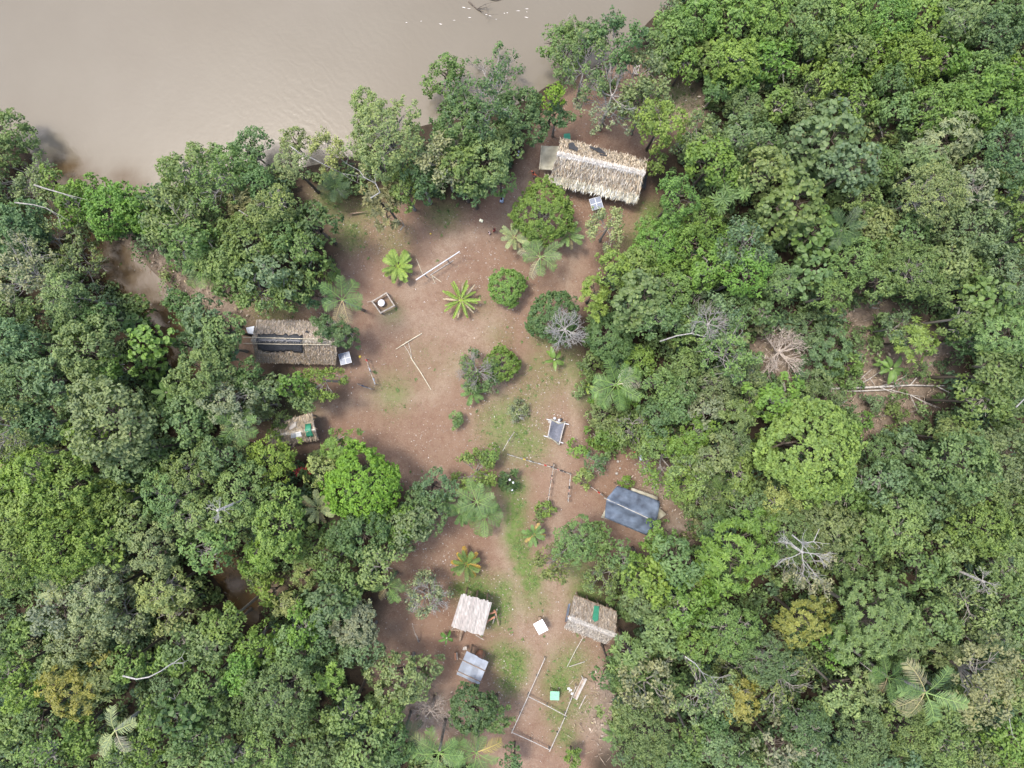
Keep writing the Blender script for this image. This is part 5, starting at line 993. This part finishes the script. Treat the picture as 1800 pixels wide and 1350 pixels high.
# white crossbar with its stays
cb = empty('crossbar_stand', P(770, 468, 0)); a, b_ = P(731, 492, 1.9), P(808, 442, 1.9)
MB().tube([a, b_], .055, 8).build('crossbar', MAT['frame_white'], cb)
for t in (.2, .72): p = lerp(a, b_, t); MB().tube([(p.x, p.y, gz(p.x, p.y) - .3), p], .06, 7).build('post', MAT['grey_pole'], cb)
tag(cb, 'long white crossbar on two posts in the upper yard', 'crossbar')
for q0, q1, lab in (((756, 484), (797, 458), 'grey pole lying beside the long white crossbar'), ((732, 455), (743, 482), 'thin bamboo stick lying left of the white crossbar'), ((758, 483), (776, 496), 'thin stick lying right below the white crossbar'), ((759, 484), (765, 498), 'shortest thin stick lying below the white crossbar')):
    a, b_ = on_ground(*q0), on_ground(*q1); z_ = Vector((0, 0, .05)); L = (b_ - a).length; o = MB().tube([a + z_, lerp(a, b_, .5) + z_ * 1.3, b_ + z_], .045 if L > 2 and q0[0] == 756 else .028, 6).build('stick', MAT['grey_pole' if q0[0] == 756 else 'bamboo']); tag(o, lab, 'stick')
# T shaped pole
tp = empty('bamboo_mast', P(735, 640, 0)); up_ = Vector((0, 0, .10))
MB().tube([on_ground(696, 614) + up_, on_ground(712, 604) + up_ * 1.5, on_ground(742, 586) + up_], [.03, .05, .045], 6).build('cross_pole', MAT['bamboo'], tp)
MB().tube([on_ground(722, 628) + up_, on_ground(740, 655) + up_ * 1.2, on_ground(758, 685) + up_], [.05, .05, .035], 6).build('mast', MAT['bamboo'], tp)
for q in ((710, 606), (718, 602)): MB().tube([on_ground(*q) + up_ * 1.6, on_ground(*((q[0] + 722) / 2 + 1.5, (q[1] + 628) / 2)) + up_ * .8, on_ground(724, 631) + up_], .02, 5).build('stay', MAT['rope'], tp)
tag(tp, 'long bamboo mast with crosspiece lying on the bare yard', 'mast')

# dark sheet stretched on poles
sb_ = empty('sheet_frame', P(978, 757, 0)); C4 = (P(969, 737, 1.0), P(993, 742, 1.0), P(983, 781, 1.0), P(963, 768, 1.0))
o = tarp_mesh('sheet', (lerp(C4[0], C4[2], .03), lerp(C4[1], C4[3], .03), lerp(C4[2], C4[0], .06), lerp(C4[3], C4[1], .03)), 10, 14, 'dark_net', sb_, .3, .02, 40)
for i, (e0, e1) in enumerate(((0, 3), (1, 2))): a, b_ = C4[e0], C4[e1]; d = (b_ - a); MB().tube([a - d * .03, b_ + d * .03], .055, 6).build('side_pole', MAT['white_pole'], sb_)
for q in (((961, 737), (1000, 746)), ((956, 766), (968, 770)), ((982, 776), (990, 779))): MB().tube([P(*q[0], .93), P(*q[1], .93)], .05, 6).build('cross_pole', MAT['frame_white'], sb_)
for (q0, q1, dip) in (((969, 737), (993, 742), (982, 744.5)), ((963, 769), (983, 782), (972, 772))): o = MB().tube([P(*q0, 1.03), P(*dip, .9), P(*q1, 1.03)], .07, 6).build('hem', MAT['beige_tarp'], sb_, True)
for q in C4: MB().tube([(q.x, q.y, gz(q.x, q.y) - .2), q], .05, 6).build('leg', MAT['grey_wood'], sb_)
tag(sb_, 'dark grey sheet stretched on a frame of pale poles', 'stretched sheet')
for px_, py_, m, lab in ((975, 735.5, 'white_plastic', 'white bundle at the top left of the stretched dark sheet'), (983, 738.5, 'white_plastic', 'white bundle next to a black one above the stretched dark sheet'), (986, 737.5, 'black_plastic', 'small black bundle above the stretched dark sheet'), (966, 741, 'white_pole', 'pale box under the top left corner of the stretched dark sheet')):
    o = MB().lathe(on_ground(px_, py_), [(0, 0), (.13, .02), (.17, .12), (.12, .24), (.04, .3), (0, .3)], 8).build('bundle', MAT[m], None, True); tag(o, lab, 'bundle')

# lines strung with rags and plastic
RAG = ['black_plastic', 'white_plastic', 'black_plastic', 'red_plastic', 'black_plastic', 'navy_cloth', 'white_plastic', 'yellow_plastic']
def rag_line(pts, label, seed, h=1.35, reds=(), yellows=(), whites=()):
    rr = random.Random(seed); W = [P(a, b_, h) for a, b_ in pts]; root = empty('rag_line', P(*pts[0], 0)); rope = MB(); dense = []
    for a, b_ in zip(W[:-1], W[1:]):
        n_ = max(2, int((b_ - a).length / .3))
        for k in range(n_): dense.append(lerp(a, b_, k / n_) - Vector((0, 0, .12 * math.sin(math.pi * k / n_))))
    dense.append(W[-1]); rope.tube(dense, .022, 5); rope.build('rope', MAT['rope'], root)
    for p in W: MB().tube([(p.x, p.y, gz(p.x, p.y) - .2), p + Vector((0, 0, .06))], .04, 6).build('post', MAT['grey_wood'], root)
    tot = len(dense)
    for k in range(tot - 1):
        f = k / tot; a, b_ = dense[k], dense[k + 1]; d = (b_ - a).normalized(); L = (b_ - a).length * rr.uniform(.55, .98); s_ = Vector((-d.y, d.x, 0)); w = rr.uniform(.025, .075); dr = rr.uniform(.12, .4); m_ = (a + b_) / 2
        if rr.random() < .12: continue
        mat = 'red_plastic' if any(abs(f - q) < .045 for q in reds) else 'yellow_plastic' if any(abs(f - q) < .03 for q in yellows) else 'white_plastic' if any(abs(f - q) < .035 for q in whites) else rr.choice(['black_plastic', 'black_plastic', 'navy_cloth', 'grey_pole', 'grey_wood'])
        vs = [m_ + d * (L / 2) * i + s_ * j * w * q + Vector((0, 0, z_)) for i in (-1, 1) for j, q, z_ in ((-1, 1.0, -dr), (-1, .45, .0), (0, 0, .035), (1, .45, .0), (1, 1.0, -dr * rr.uniform(.6, 1)))]
        b2 = MB(); b2.add(vs, [(i, i + 1, i + 6, i + 5) for i in range(4)]); o = b2.build('rag', MAT[mat], root); mo = o.modifiers.new('thick', 'SOLIDIFY'); mo.thickness = .012
    tag(root, label, 'rag line'); return root
rag_line([(892, 799), (935, 812), (972, 822)], 'line of dark and white rags running right from the olive shrub', 3, reds=(.72, .78), yellows=(.28, .31), whites=(.06, .45, .62))
rag_line([(974, 817), (969, 845), (964, 880)], 'line of black rags running down the lower yard below the stretched dark sheet', 5, reds=(.3,), whites=(.9,))
rag_line([(1003, 836), (1001, 860), (999, 882)], 'short line of dark and white rags beside the pale tipped shrub', 7, reds=(.45,), whites=(.12, .25, .95))
rag_line([(1030, 850), (1050, 864), (1071, 879)], 'line of dark and red rags ending at the slate tarp shelter', 9, reds=(.42, .47, .5), whites=(.92,))
rag_line([(904, 760), (893, 776), (884, 792)], 'short line of pale and red rags above the olive shrub', 11, reds=(.62, .66), whites=(.2, .35, .5, .85))
rag_line([(643, 631), (650, 652), (659, 676)], 'line of dark and white rags near the solar panels of the tan house', 13, reds=(.0, .03), whites=(.35, .7, .75))
rag_line([(628, 675), (640, 680), (652, 684)], 'short line of bluish rags below the tan house', 15, whites=(.5, .9))
rag_line([(972, 823), (990, 829), (1004, 834)], 'short faded line of rags crossing the lower yard path', 17, reds=(.2,))

# pole pen
pp = empty('pole_pen', P(965, 1240, 0)); Zr = .75
def rail(pa, pb, r_=.045):
    a, b_ = P(*pa, Zr), P(*pb, Zr); m_ = lerp(a, b_, .5) + Vector((.02, .03, -.01)); MB().tube([a, m_, b_], [r_, r_ * .95, r_ * .85], 7).build('rail', MAT['white_pole'], pp)
    for t in (.02, .5, .98): p = lerp(a, b_, t); MB().tube([(p.x, p.y, gz(p.x, p.y) - .2), p + Vector((0, 0, .03))], .05, 6).build('post', MAT['grey_wood'], pp)
rail((958, 1157), (928, 1224)); rail((928, 1225), (899, 1289)); rail((928, 1224), (996, 1259)); rail((899, 1287), (966, 1318)); rail((966, 1321), (993, 1261)); rail((993, 1257), (1013, 1206), .04)
tag(pp, 'pen of peeled white poles at the bottom of the yard', 'pen')
pk = empty('plank_pile', on_ground(1018, 1212))
for k in range(4): a, b_ = on_ground(1027 + k * 1.3, 1191 + k * .4), on_ground(1009 + k * 1.3, 1228 + k * .4); beam((1026 + k * 1.6, 1190 + k), (1008 + k * 1.6, 1227 + k), .12 + .05 * k + gz(a.x, a.y), .10 + .05 * k + gz(b_.x, b_.y), .16, .045, 'plank', ['grey_wood', 'timber', 'grey_wood', 'white_pole'][k], None, parent=pk)
tag(pk, 'pile of weathered planks right of the pole pen', 'plank pile')
beam((1030, 1222), (1018, 1246), .2, .2, .1, .05, 'board', 'grey_wood', 'single grey board lying below the weathered plank pile')
beam((1022, 1188), (1029, 1200), .5, .1, .06, .06, 'stick', 'white_pole', 'short pale stick at the top end of the weathered plank pile', 'stick')
beam((1000, 1172), (1028, 1163), .1, .25, .05, .05, 'stick', 'white_pole', 'long pale stick on weeds below the small grey-brown thatched house', 'stick')
beam((934, 1290), (935, 1318), .1, .1, .05, .05, 'stick', 'timber', 'thin stick on dark earth below the pole pen', 'stick')
rp = MB(); a, b_ = P(1025, 1120, 2.4), on_ground(997, 1172); rp.tube([a, lerp(a, b_, .5) - Vector((0, 0, .15)), b_], .025, 5); o = rp.build('guy_rope', MAT['rope']); tag(o, 'pale rope running from the small grey-brown thatched house to the ground', 'rope')
for (px_, py_, lab) in ((1003, 1213, 'upper white scrap left of the weathered plank pile'), (1006, 1219, 'lower white scrap left of the weathered plank pile'), (1000, 1210, 'tiny white scrap farthest left of the weathered plank pile')):
    p = on_ground(px_, py_); o = MB().slab([p + Vector((x_ * .14, y_ * .1, .05 + .03 * x_ * y_)) for x_, y_ in ((-1, -1), (1, -.8), (.8, 1), (-1, .9))], .02).build('scrap', MAT['white_plastic']); tag(o, lab, 'scrap')
# pallet on the bank, odds and ends
pl_ = empty('pallet', P(1120, 118, .4), R(-12)); pl_.location.z = gz(pl_.location.x, pl_.location.y)
for k in range(4): link(bpy.data.objects.new('slat', MB().box((-.22 + .15 * k, 0, .5), (.07, .95, .04)).mesh('slat', MAT['white_pole'])), pl_)
for k in (-1, 1): link(bpy.data.objects.new('cross_bar', MB().box((0, .42 * k, .455), (.58, .08, .05)).mesh('cross_bar', MAT['white_pole'])), pl_)
for i in (-1, 1):
    for k in (-1, 1): link(bpy.data.objects.new('leg', MB().box((.25 * i, .40 * k, .21), (.06, .06, .46)).mesh('leg', MAT['grey_wood'])), pl_)
tag(pl_, 'pale slatted stand on the river bank behind bare branches', 'slatted stand')
p = on_ground(846, 388.5); bx = empty('jerrycan', p, R(-25)); link(bpy.data.objects.new('body', MB().box((0, 0, .13), (.34, .24, .26)).mesh('body', MAT['cream_plastic'])), bx); link(bpy.data.objects.new('handle', MB().tube([(-.1, 0, .26), (-.08, 0, .32), (.08, 0, .32), (.1, 0, .26)], .02, 6).mesh('handle', MAT['cream_plastic'])), bx); link(bpy.data.objects.new('cap', MB().lathe((.13, .07, .26), [(0, 0), (.03, 0), (.03, .04), (0, .04)], 8).mesh('cap', MAT['cream_plastic'])), bx); tag(bx, 'cream coloured container on bare earth in the upper yard', 'container')
for px_, py_, m, r_, lab in ((912, 267, 'white_plastic', .11, 'upper small white object left of the beige awning'), (910.5, 273, 'white_plastic', .11, 'lower small white object left of the beige awning'), (1117, 796, 'red_plastic', .2, 'red plastic object on the chip littered earth above the slate tarp shelter'), (757, 411, 'yellow_plastic', .09, 'tiny yellow object on bare earth near the river trees'), (644, 632, 'red_plastic', .1, 'tiny red object at the top of the rag line near the solar panels'), (633, 627, 'yellow_plastic', .14, 'tan object beside the solar panels of the tan house'), (1090, 823, 'white_pole', .11, 'white lump among chips above the slate tarp shelter'), (1086, 811, 'white_pole', .14, 'larger white lump among chips above the slate tarp shelter'), (1084, 832, 'white_pole', .16, 'white torn bag nearest the slate tarp shelter')):
    o = MB().lathe(on_ground(px_, py_), [(0, 0), (r_ * .8, .01), (r_, r_ * .5), (r_ * .7, r_ * 1.1), (0, r_ * 1.25)], 9).build('scrap', MAT[m], None, True); o.rotation_euler = (0, 0, .4); o.rotation_euler = (0, 0, 0); tag(o, lab, 'scrap')
o = tarp_mesh('grey_bag', (P(1122, 797, .3), P(1130, 800, .3), P(1131, 811, .2), P(1124, 809, .2)), 5, 5, 'zinc', None, .05, .15, 50); tag(o, 'crumpled grey bag beside the red plastic object', 'bag')
for k, (px_, py_, lab) in enumerate(((896, 843, 'upper white pot in the dark shrub of the lower yard'), (902, 848, 'right white pot in the dark shrub of the lower yard'), (900, 861, 'lower white pot in the dark shrub of the lower yard'))):
    o = MB().lathe(P(px_, py_, 2.4), [(0, 0), (.06, 0), (.1, .12), (.08, .12), (.05, .03), (0, .03)], 10).build('flower', MAT['white_plastic'], None, True); o['label'] = lab.replace('pot', 'blossom'); o['category'] = 'blossom'

# two red-leaved plants by the bright round tree
for px_, py_, lab in ((530, 826, 'left red-leaved plant below the small thatched shed'), (544, 826, 'right red-leaved plant below the small thatched shed')):
    c = on_ground(px_, py_); root = empty('red_leaf_plant', c); link(bpy.data.objects.new('stem', MB().tube([(0, 0, 0), (0, 0, 1.1)], .03, 5).mesh('stem', MAT['bark'])), root)
    for i in range(9): f = bpy.data.objects.new('leaf', PADDLE[i % 2]); link(f, root); f.location.z = 1.1; f.rotation_euler = (0, .1, i * .7 + .2); f.scale = (.42, .38, .42); f.color = (.34, .045, .05, 1)
    tag(root, lab, 'plant')

# ------------------------------------------------------------------ people
def person(px, py, hgt, face, label, shirt, shorts, pose='stand', arm_r=None, arm_l=None, hat=None):
    """one skinned body; face = heading in degrees"""
    p = on_ground(px, py); root = empty('person', p, R(face)); k = hgt / 1.65; V = []; E = []; RAD = []
    def j(co, r_, par=None):
        V.append(Vector(co) * k); RAD.append(r_ * k); i = len(V) - 1
        if par is not None: E.append((par, i))
        return i
    dz = 0.0 if pose == 'stand' else -.52; lean = .06 if pose == 'stand' else .16
    pel = j((0, 0, .88 + dz), .125); sp = j((lean * .4, 0, 1.08 + dz), .12, pel); ch = j((lean, 0, 1.28 + dz), .13, sp); nk = j((lean * 1.3, 0, 1.42 + dz), .055, ch); hd = j((lean * 1.5 + .02, 0, 1.53 + dz), .088, nk); tp = j((lean * 1.5 + .015, 0, 1.62 + dz), .07, hd)
    ns = j((lean * 1.5 + .125, 0, 1.52 + dz), .018, hd)
    for s_ in (1, -1):
        hip = j((0, .09 * s_, .84 + dz), .1, pel)
        if pose == 'stand': kn = j((.05 + .06 * s_, .10 * s_, .47), .062, hip); an = j((.0 + .10 * s_, .10 * s_, .09), .042, kn)
        else: kn = j((.32, .18 * s_, .50), .062, hip); an = j((.22, .13 * s_, .08), .042, kn)
        V_a = V[an] / k; j((V_a.x + .15, V_a.y + .02 * s_, .03), .035, an)
        sh = j((lean, .17 * s_, 1.34 + dz), .062, ch); arm = arm_l if s_ > 0 else arm_r
        if arm is None: arm = ((.02, .25 * s_, 1.08 + dz), (.12, .25 * s_, .86 + dz))
        el = j(arm[0], .043, sh); wr = j(arm[1], .032, el); d = (Vector(arm[1]) - Vector(arm[0])).normalized(); sd = Vector((-d.y, d.x, 0)); sd = sd.normalized() if sd.length > .05 else Vector((1, 0, 0)); pa = j(Vector(arm[1]) + d * .06, .034, wr)
        for q, ln in ((-1.5, .065), (-.5, .08), (.5, .085), (1.5, .075)):
            f0 = j(Vector(arm[1]) + d * .10 + sd * q * .018, .011, pa); j(Vector(arm[1]) + d * (.10 + ln) + sd * q * .022 - Vector((0, 0, .015)), .008, f0)
        t0 = j(Vector(arm[1]) + d * .05 + sd * .05 * s_, .012, pa); j(Vector(arm[1]) + d * .09 + sd * .07 * s_, .009, t0)
    me = bpy.data.meshes.new('body'); me.from_pydata(V, E, []); o = bpy.data.objects.new('body', me); link(o, root); me.materials.append(MAT['skin'])
    md = o.modifiers.new('skin', 'SKIN'); md.use_smooth_shade = True
    for i, r_ in enumerate(RAD): me.skin_vertices[0].data[i].radius = (r_, r_)
    me.skin_vertices[0].data[0].use_root = True; o.modifiers.new('sub', 'SUBSURF').levels = 1
    o.modifiers['sub'].render_levels = 1
    H = Vector((lean * 1.5 + .0, 0, 1.555 + dz)) * k
    hb = MB(); hb.lathe(H, [(.104 * k, -.07 * k), (.112 * k, 0), (.10 * k, .055 * k), (.06 * k, .095 * k), (.01 * k, .105 * k)], 14); link(bpy.data.objects.new('hair', hb.mesh('hair', MAT['hair'], True)), root)
    fc = MB()
    for s_ in (1, -1): fc.box(H + Vector((.098, .035 * s_, -.035)) * k, (.012 * k, .022 * k, .012 * k))
    link(bpy.data.objects.new('eyes', fc.mesh('eyes', MAT['hair'])), root)
    def cloth(name, pts, rads, mat):
        b_ = MB()
        for pp_, rr_ in zip(pts, rads): b_.tube([Vector(q) * k for q in pp_], [q * k for q in rr_], 10)
        link(bpy.data.objects.new(name, b_.mesh(name, MAT[mat], True)), root)
    if shirt:
        al = arm_l or ((.02, .25, 1.08 + dz), 0); ar = arm_r or ((.02, -.25, 1.08 + dz), 0)
        cloth('shirt', [[(0, 0, .84 + dz), (lean * .4, 0, 1.06 + dz), (lean, 0, 1.28 + dz), (lean * 1.2, 0, 1.385 + dz)], [(lean, .05, 1.345 + dz), (lean, .16, 1.35 + dz), lerp(Vector((lean, .17, 1.34 + dz)), Vector(al[0]), .75)], [(lean, -.05, 1.345 + dz), (lean, -.16, 1.35 + dz), lerp(Vector((lean, -.17, 1.34 + dz)), Vector(ar[0]), .75)]],
              [[.165, .155, .165, .09], [.09, .085, .065], [.09, .085, .065]], shirt)
    kn = [(.05 + .06, .10, .47), (.05 - .06, -.10, .47)] if pose == 'stand' else [(.32, .18, .50), (.32, -.18, .50)]
    cloth('shorts', [[(0, 0, .78 + dz), (0, 0, .96 + dz)], [(0, .085, .86 + dz), lerp(Vector((0, .09, .84 + dz)), Vector(kn[0]), .8)], [(0, -.085, .86 + dz), lerp(Vector((0, -.09, .84 + dz)), Vector(kn[1]), .8)]], [[.165, .15], [.115, .085], [.115, .085]], shorts)
    tag(root, label, 'person'); return root
person(938, 310.5, 1.62, 215, 'person in orange-red top with one arm stretched out by the beige awning', 'orange_cloth', 'pink_cloth', arm_l=((-.12, .38, 1.2), (-.20, .60, 1.05)), arm_r=((.1, -.38, 1.15), (.3, -.42, 1.0)))
person(883, 358, 1.66, 130, 'person with dark hair in light blue shirt walking on the bare earth', 'blue_cloth', 'navy_cloth')
person(869.5, 407.5, 1.15, 150, 'child in dark red clothes in front of the yellow-green yard tree', 'maroon_cloth', 'maroon_cloth', 'stand')
person(861.5, 410, .95, 200, 'small child in pale pink clothes beside the child in dark red', 'pink_cloth', 'pink_cloth', 'sit')

# ------------------------------------------------------------------ labels of the trees
for px, py, lab in ((640, 850, 'large round vivid lime-green tree left of the lower yard'), (890, 503, 'round green bush alone on bare earth in the middle of the yard'), (974, 556, 'round dark fine-leaved bush behind the bleached leafless tree'),
                    (882, 640, 'ring shaped green shrub right of the low grey twiggy bush'), (955, 372, 'yellow-green tree in front of the large thatched house'), (686, 250, 'tall pale yellow-green feathery tree leaning over the river'), (646, 184, 'small pale feathery crown left above the tall feathery river tree'),
                    (1415, 788, 'very large round yellow-green fine-leaved tree right of the yard'), (1290, 962, 'yellow-green tree with star-like leaf clusters right of the slate tarp shelter'), (1402, 1082, 'golden-green crown below the grey forked leafless tree'),
                    (1602, 600, 'yellowish tree in the small brown clearing at the right'), (1450, 250, 'large grey-green tree of round leaves in the upper right canopy'), (1272, 335, 'tree with palm-like leaf stars in the upper right canopy'), (580, 574, 'glossy dark green tree overlapping the smooth tan thatched house'),
                    (485, 808, 'bright round clump-leaved tree below the small thatched shed'), (670, 985, 'pale yellow-green rounded tree above the plank roofed shed'), (40, 962, 'broad yellow-green fine-leaved crown at the left edge, lower half'), (970, 178, 'small bright lime crown behind the large thatched house'),
                    (1160, 222, 'yellow-topped tree right of the large thatched house'), (212, 738, 'wide olive clumpy crown left of the small thatched shed'), (1018, 787, 'small yellow-green bush right of the stretched dark sheet'), (1022, 836, 'shrub with pale yellow leaf tips by the short rag line'),
                    (1050, 812, 'small bluish tree behind the shrub with pale leaf tips'), (1066, 404, 'thin yellowish tree with visible twigs below the front solar panels'), (805, 735, 'small lone shrub in the middle of the bare yard'), (866, 802, 'olive yellow-green shrub at the start of the long rag line'),
                    (893, 848, 'dark shrub with white blossoms in the lower yard'), (680, 362, 'rust-tinged tree under a white forked branch by the river'), (1522, 1082, 'large rosette-leaved dark canopy left above the big lower right palm'), (626, 1090, 'grey-green dome shaped tree left of the plank roofed shed'),
                    (830, 1245, 'dark round tree directly below the metal roofed shed'), (858, 132, 'sparse dark tree letting the river show through its twigs'), (1730, 180, 'big vine covered green mound at the upper right edge'), (1770, 272, 'smooth bluish green broad crown at the right edge, upper half'),
                    (1166, 806, 'feathery green tree right above the slate tarp shelter'), (604, 788, 'yellow-green rosette-leaved tree right of the small thatched shed'), (1130, 1272, 'pale fresh green round tree right of the pole pen'), (1098, 846, 'tiny bright bush at the top edge of the slate tarp shelter'),
                    (1005, 1325, 'small yellow-green bush below the pole pen'), (905, 1330, 'small dark green round bush at the bottom edge left of the pole pen'), (784, 290, 'grey-white twiggy tree by the upper yard'), (1660, 250, 'pale grey-green rosette tree with yellow spots in the upper right')):
    own(px, py, lab)
LAND = [(1040, 300, 'the large thatched house'), (520, 600, 'the smooth tan thatched house'), (515, 757, 'the small thatched shed'), (1112, 897, 'the slate tarp shelter'), (829, 1080, 'the plank roofed shed'), (830, 1174, 'the metal roofed shed'), (1040, 1090, 'the small grey-brown thatched house'),
        (993, 580, 'the bleached leafless tree'), (1376, 618, 'the dry brown leafless tree'), (1238, 572, 'the grey leafless crown'), (1550, 680, 'the long felled trunk'), (1415, 788, 'the very large round yellow-green tree'), (640, 850, 'the lime-green tree'), (1626, 1216, 'the big lower right palm'), (1482, 403, 'the dark canopy palm'),
        (1450, 250, 'the large round-leaved tree'), (1396, 962, 'the grey forked leafless tree'), (260, 1190, 'the white crooked branch'), (203, 1284, 'the pale twisted palm'), (417, 745, 'the six-frond palm'), (60, 962, 'the broad left edge crown'), (212, 738, 'the wide olive crown'), (355, 472, 'the broad dark palm'), (95, 335, 'the creek mouth'), (686, 250, 'the tall feathery river tree'),
        (1402, 1082, 'the golden-green crown'), (410, 1050, 'the brown forest pool'), (1730, 180, 'the vine covered mound'), (1465, 150, 'the pale stems in the thicket'), (1210, 170, 'the grassy gap by the river bank'), (20, 20, 'the top left corner'), (1790, 10, 'the top right corner'), (1790, 1340, 'the bottom right corner'), (10, 1340, 'the bottom left corner'), (1083, 676, 'the large drooping palm'),
        (772, 1322, 'the bottom edge palms'), (240, 350, 'the red earth bank'), (590, 330, 'the palm on the river bank'), (1548, 228, 'the white broken trunk'), (1790, 715, 'the right edge limb'), (490, 1225, 'the thin grey bare crown'), (404, 888, 'the small white leafless treetop'), (965, 1240, 'the pole pen')]
def direction(t, L):
    dx, dy = t['px'] - L[0], t['py'] - L[1]; a = math.degrees(math.atan2(-dy, dx)) % 360
    return ['right of', 'upper right of', 'above', 'upper left of', 'left of', 'lower left of', 'below', 'lower right of'][int((a + 22.5) // 45) % 8]
NTH = ['nearest', 'second nearest', 'third nearest', 'fourth nearest', 'fifth nearest', 'sixth nearest', 'seventh nearest']
used = {}
for t in TREES:
    size = 'small ' if t['r'] < 31 else ('large ' if t['r'] >= 54 else '')
    t['desc'] = size + PAL[t['colour']][1] + ' ' + TEX[t['kind']] + (' shrub' if t['small'] else ' tree')
    ls = sorted(LAND, key=lambda L: math.hypot(t['px'] - L[0], t['py'] - L[1])); ls = [L for L in ls if math.hypot(t['px'] - L[0], t['py'] - L[1]) > 22]; t['ls'] = ls
    if not t['label']: used.setdefault((t['desc'], direction(t, ls[0]), ls[0][2]), []).append(t)
for (desc, dr, ln), lst in used.items():
    lst.sort(key=lambda t: math.hypot(t['px'] - t['ls'][0][0], t['py'] - t['ls'][0][1]))
    for i, t in enumerate(lst):
        t['label'] = f'{desc}, {dr} {ln}' if len(lst) == 1 else f'{NTH[i]} {desc} {dr} {ln}'
for t in TREES: tag(t['o'], t['label'], 'shrub' if t['small'] else 'tree', 'shrubs in the yard and thickets' if t['small'] else 'trees of the rainforest')
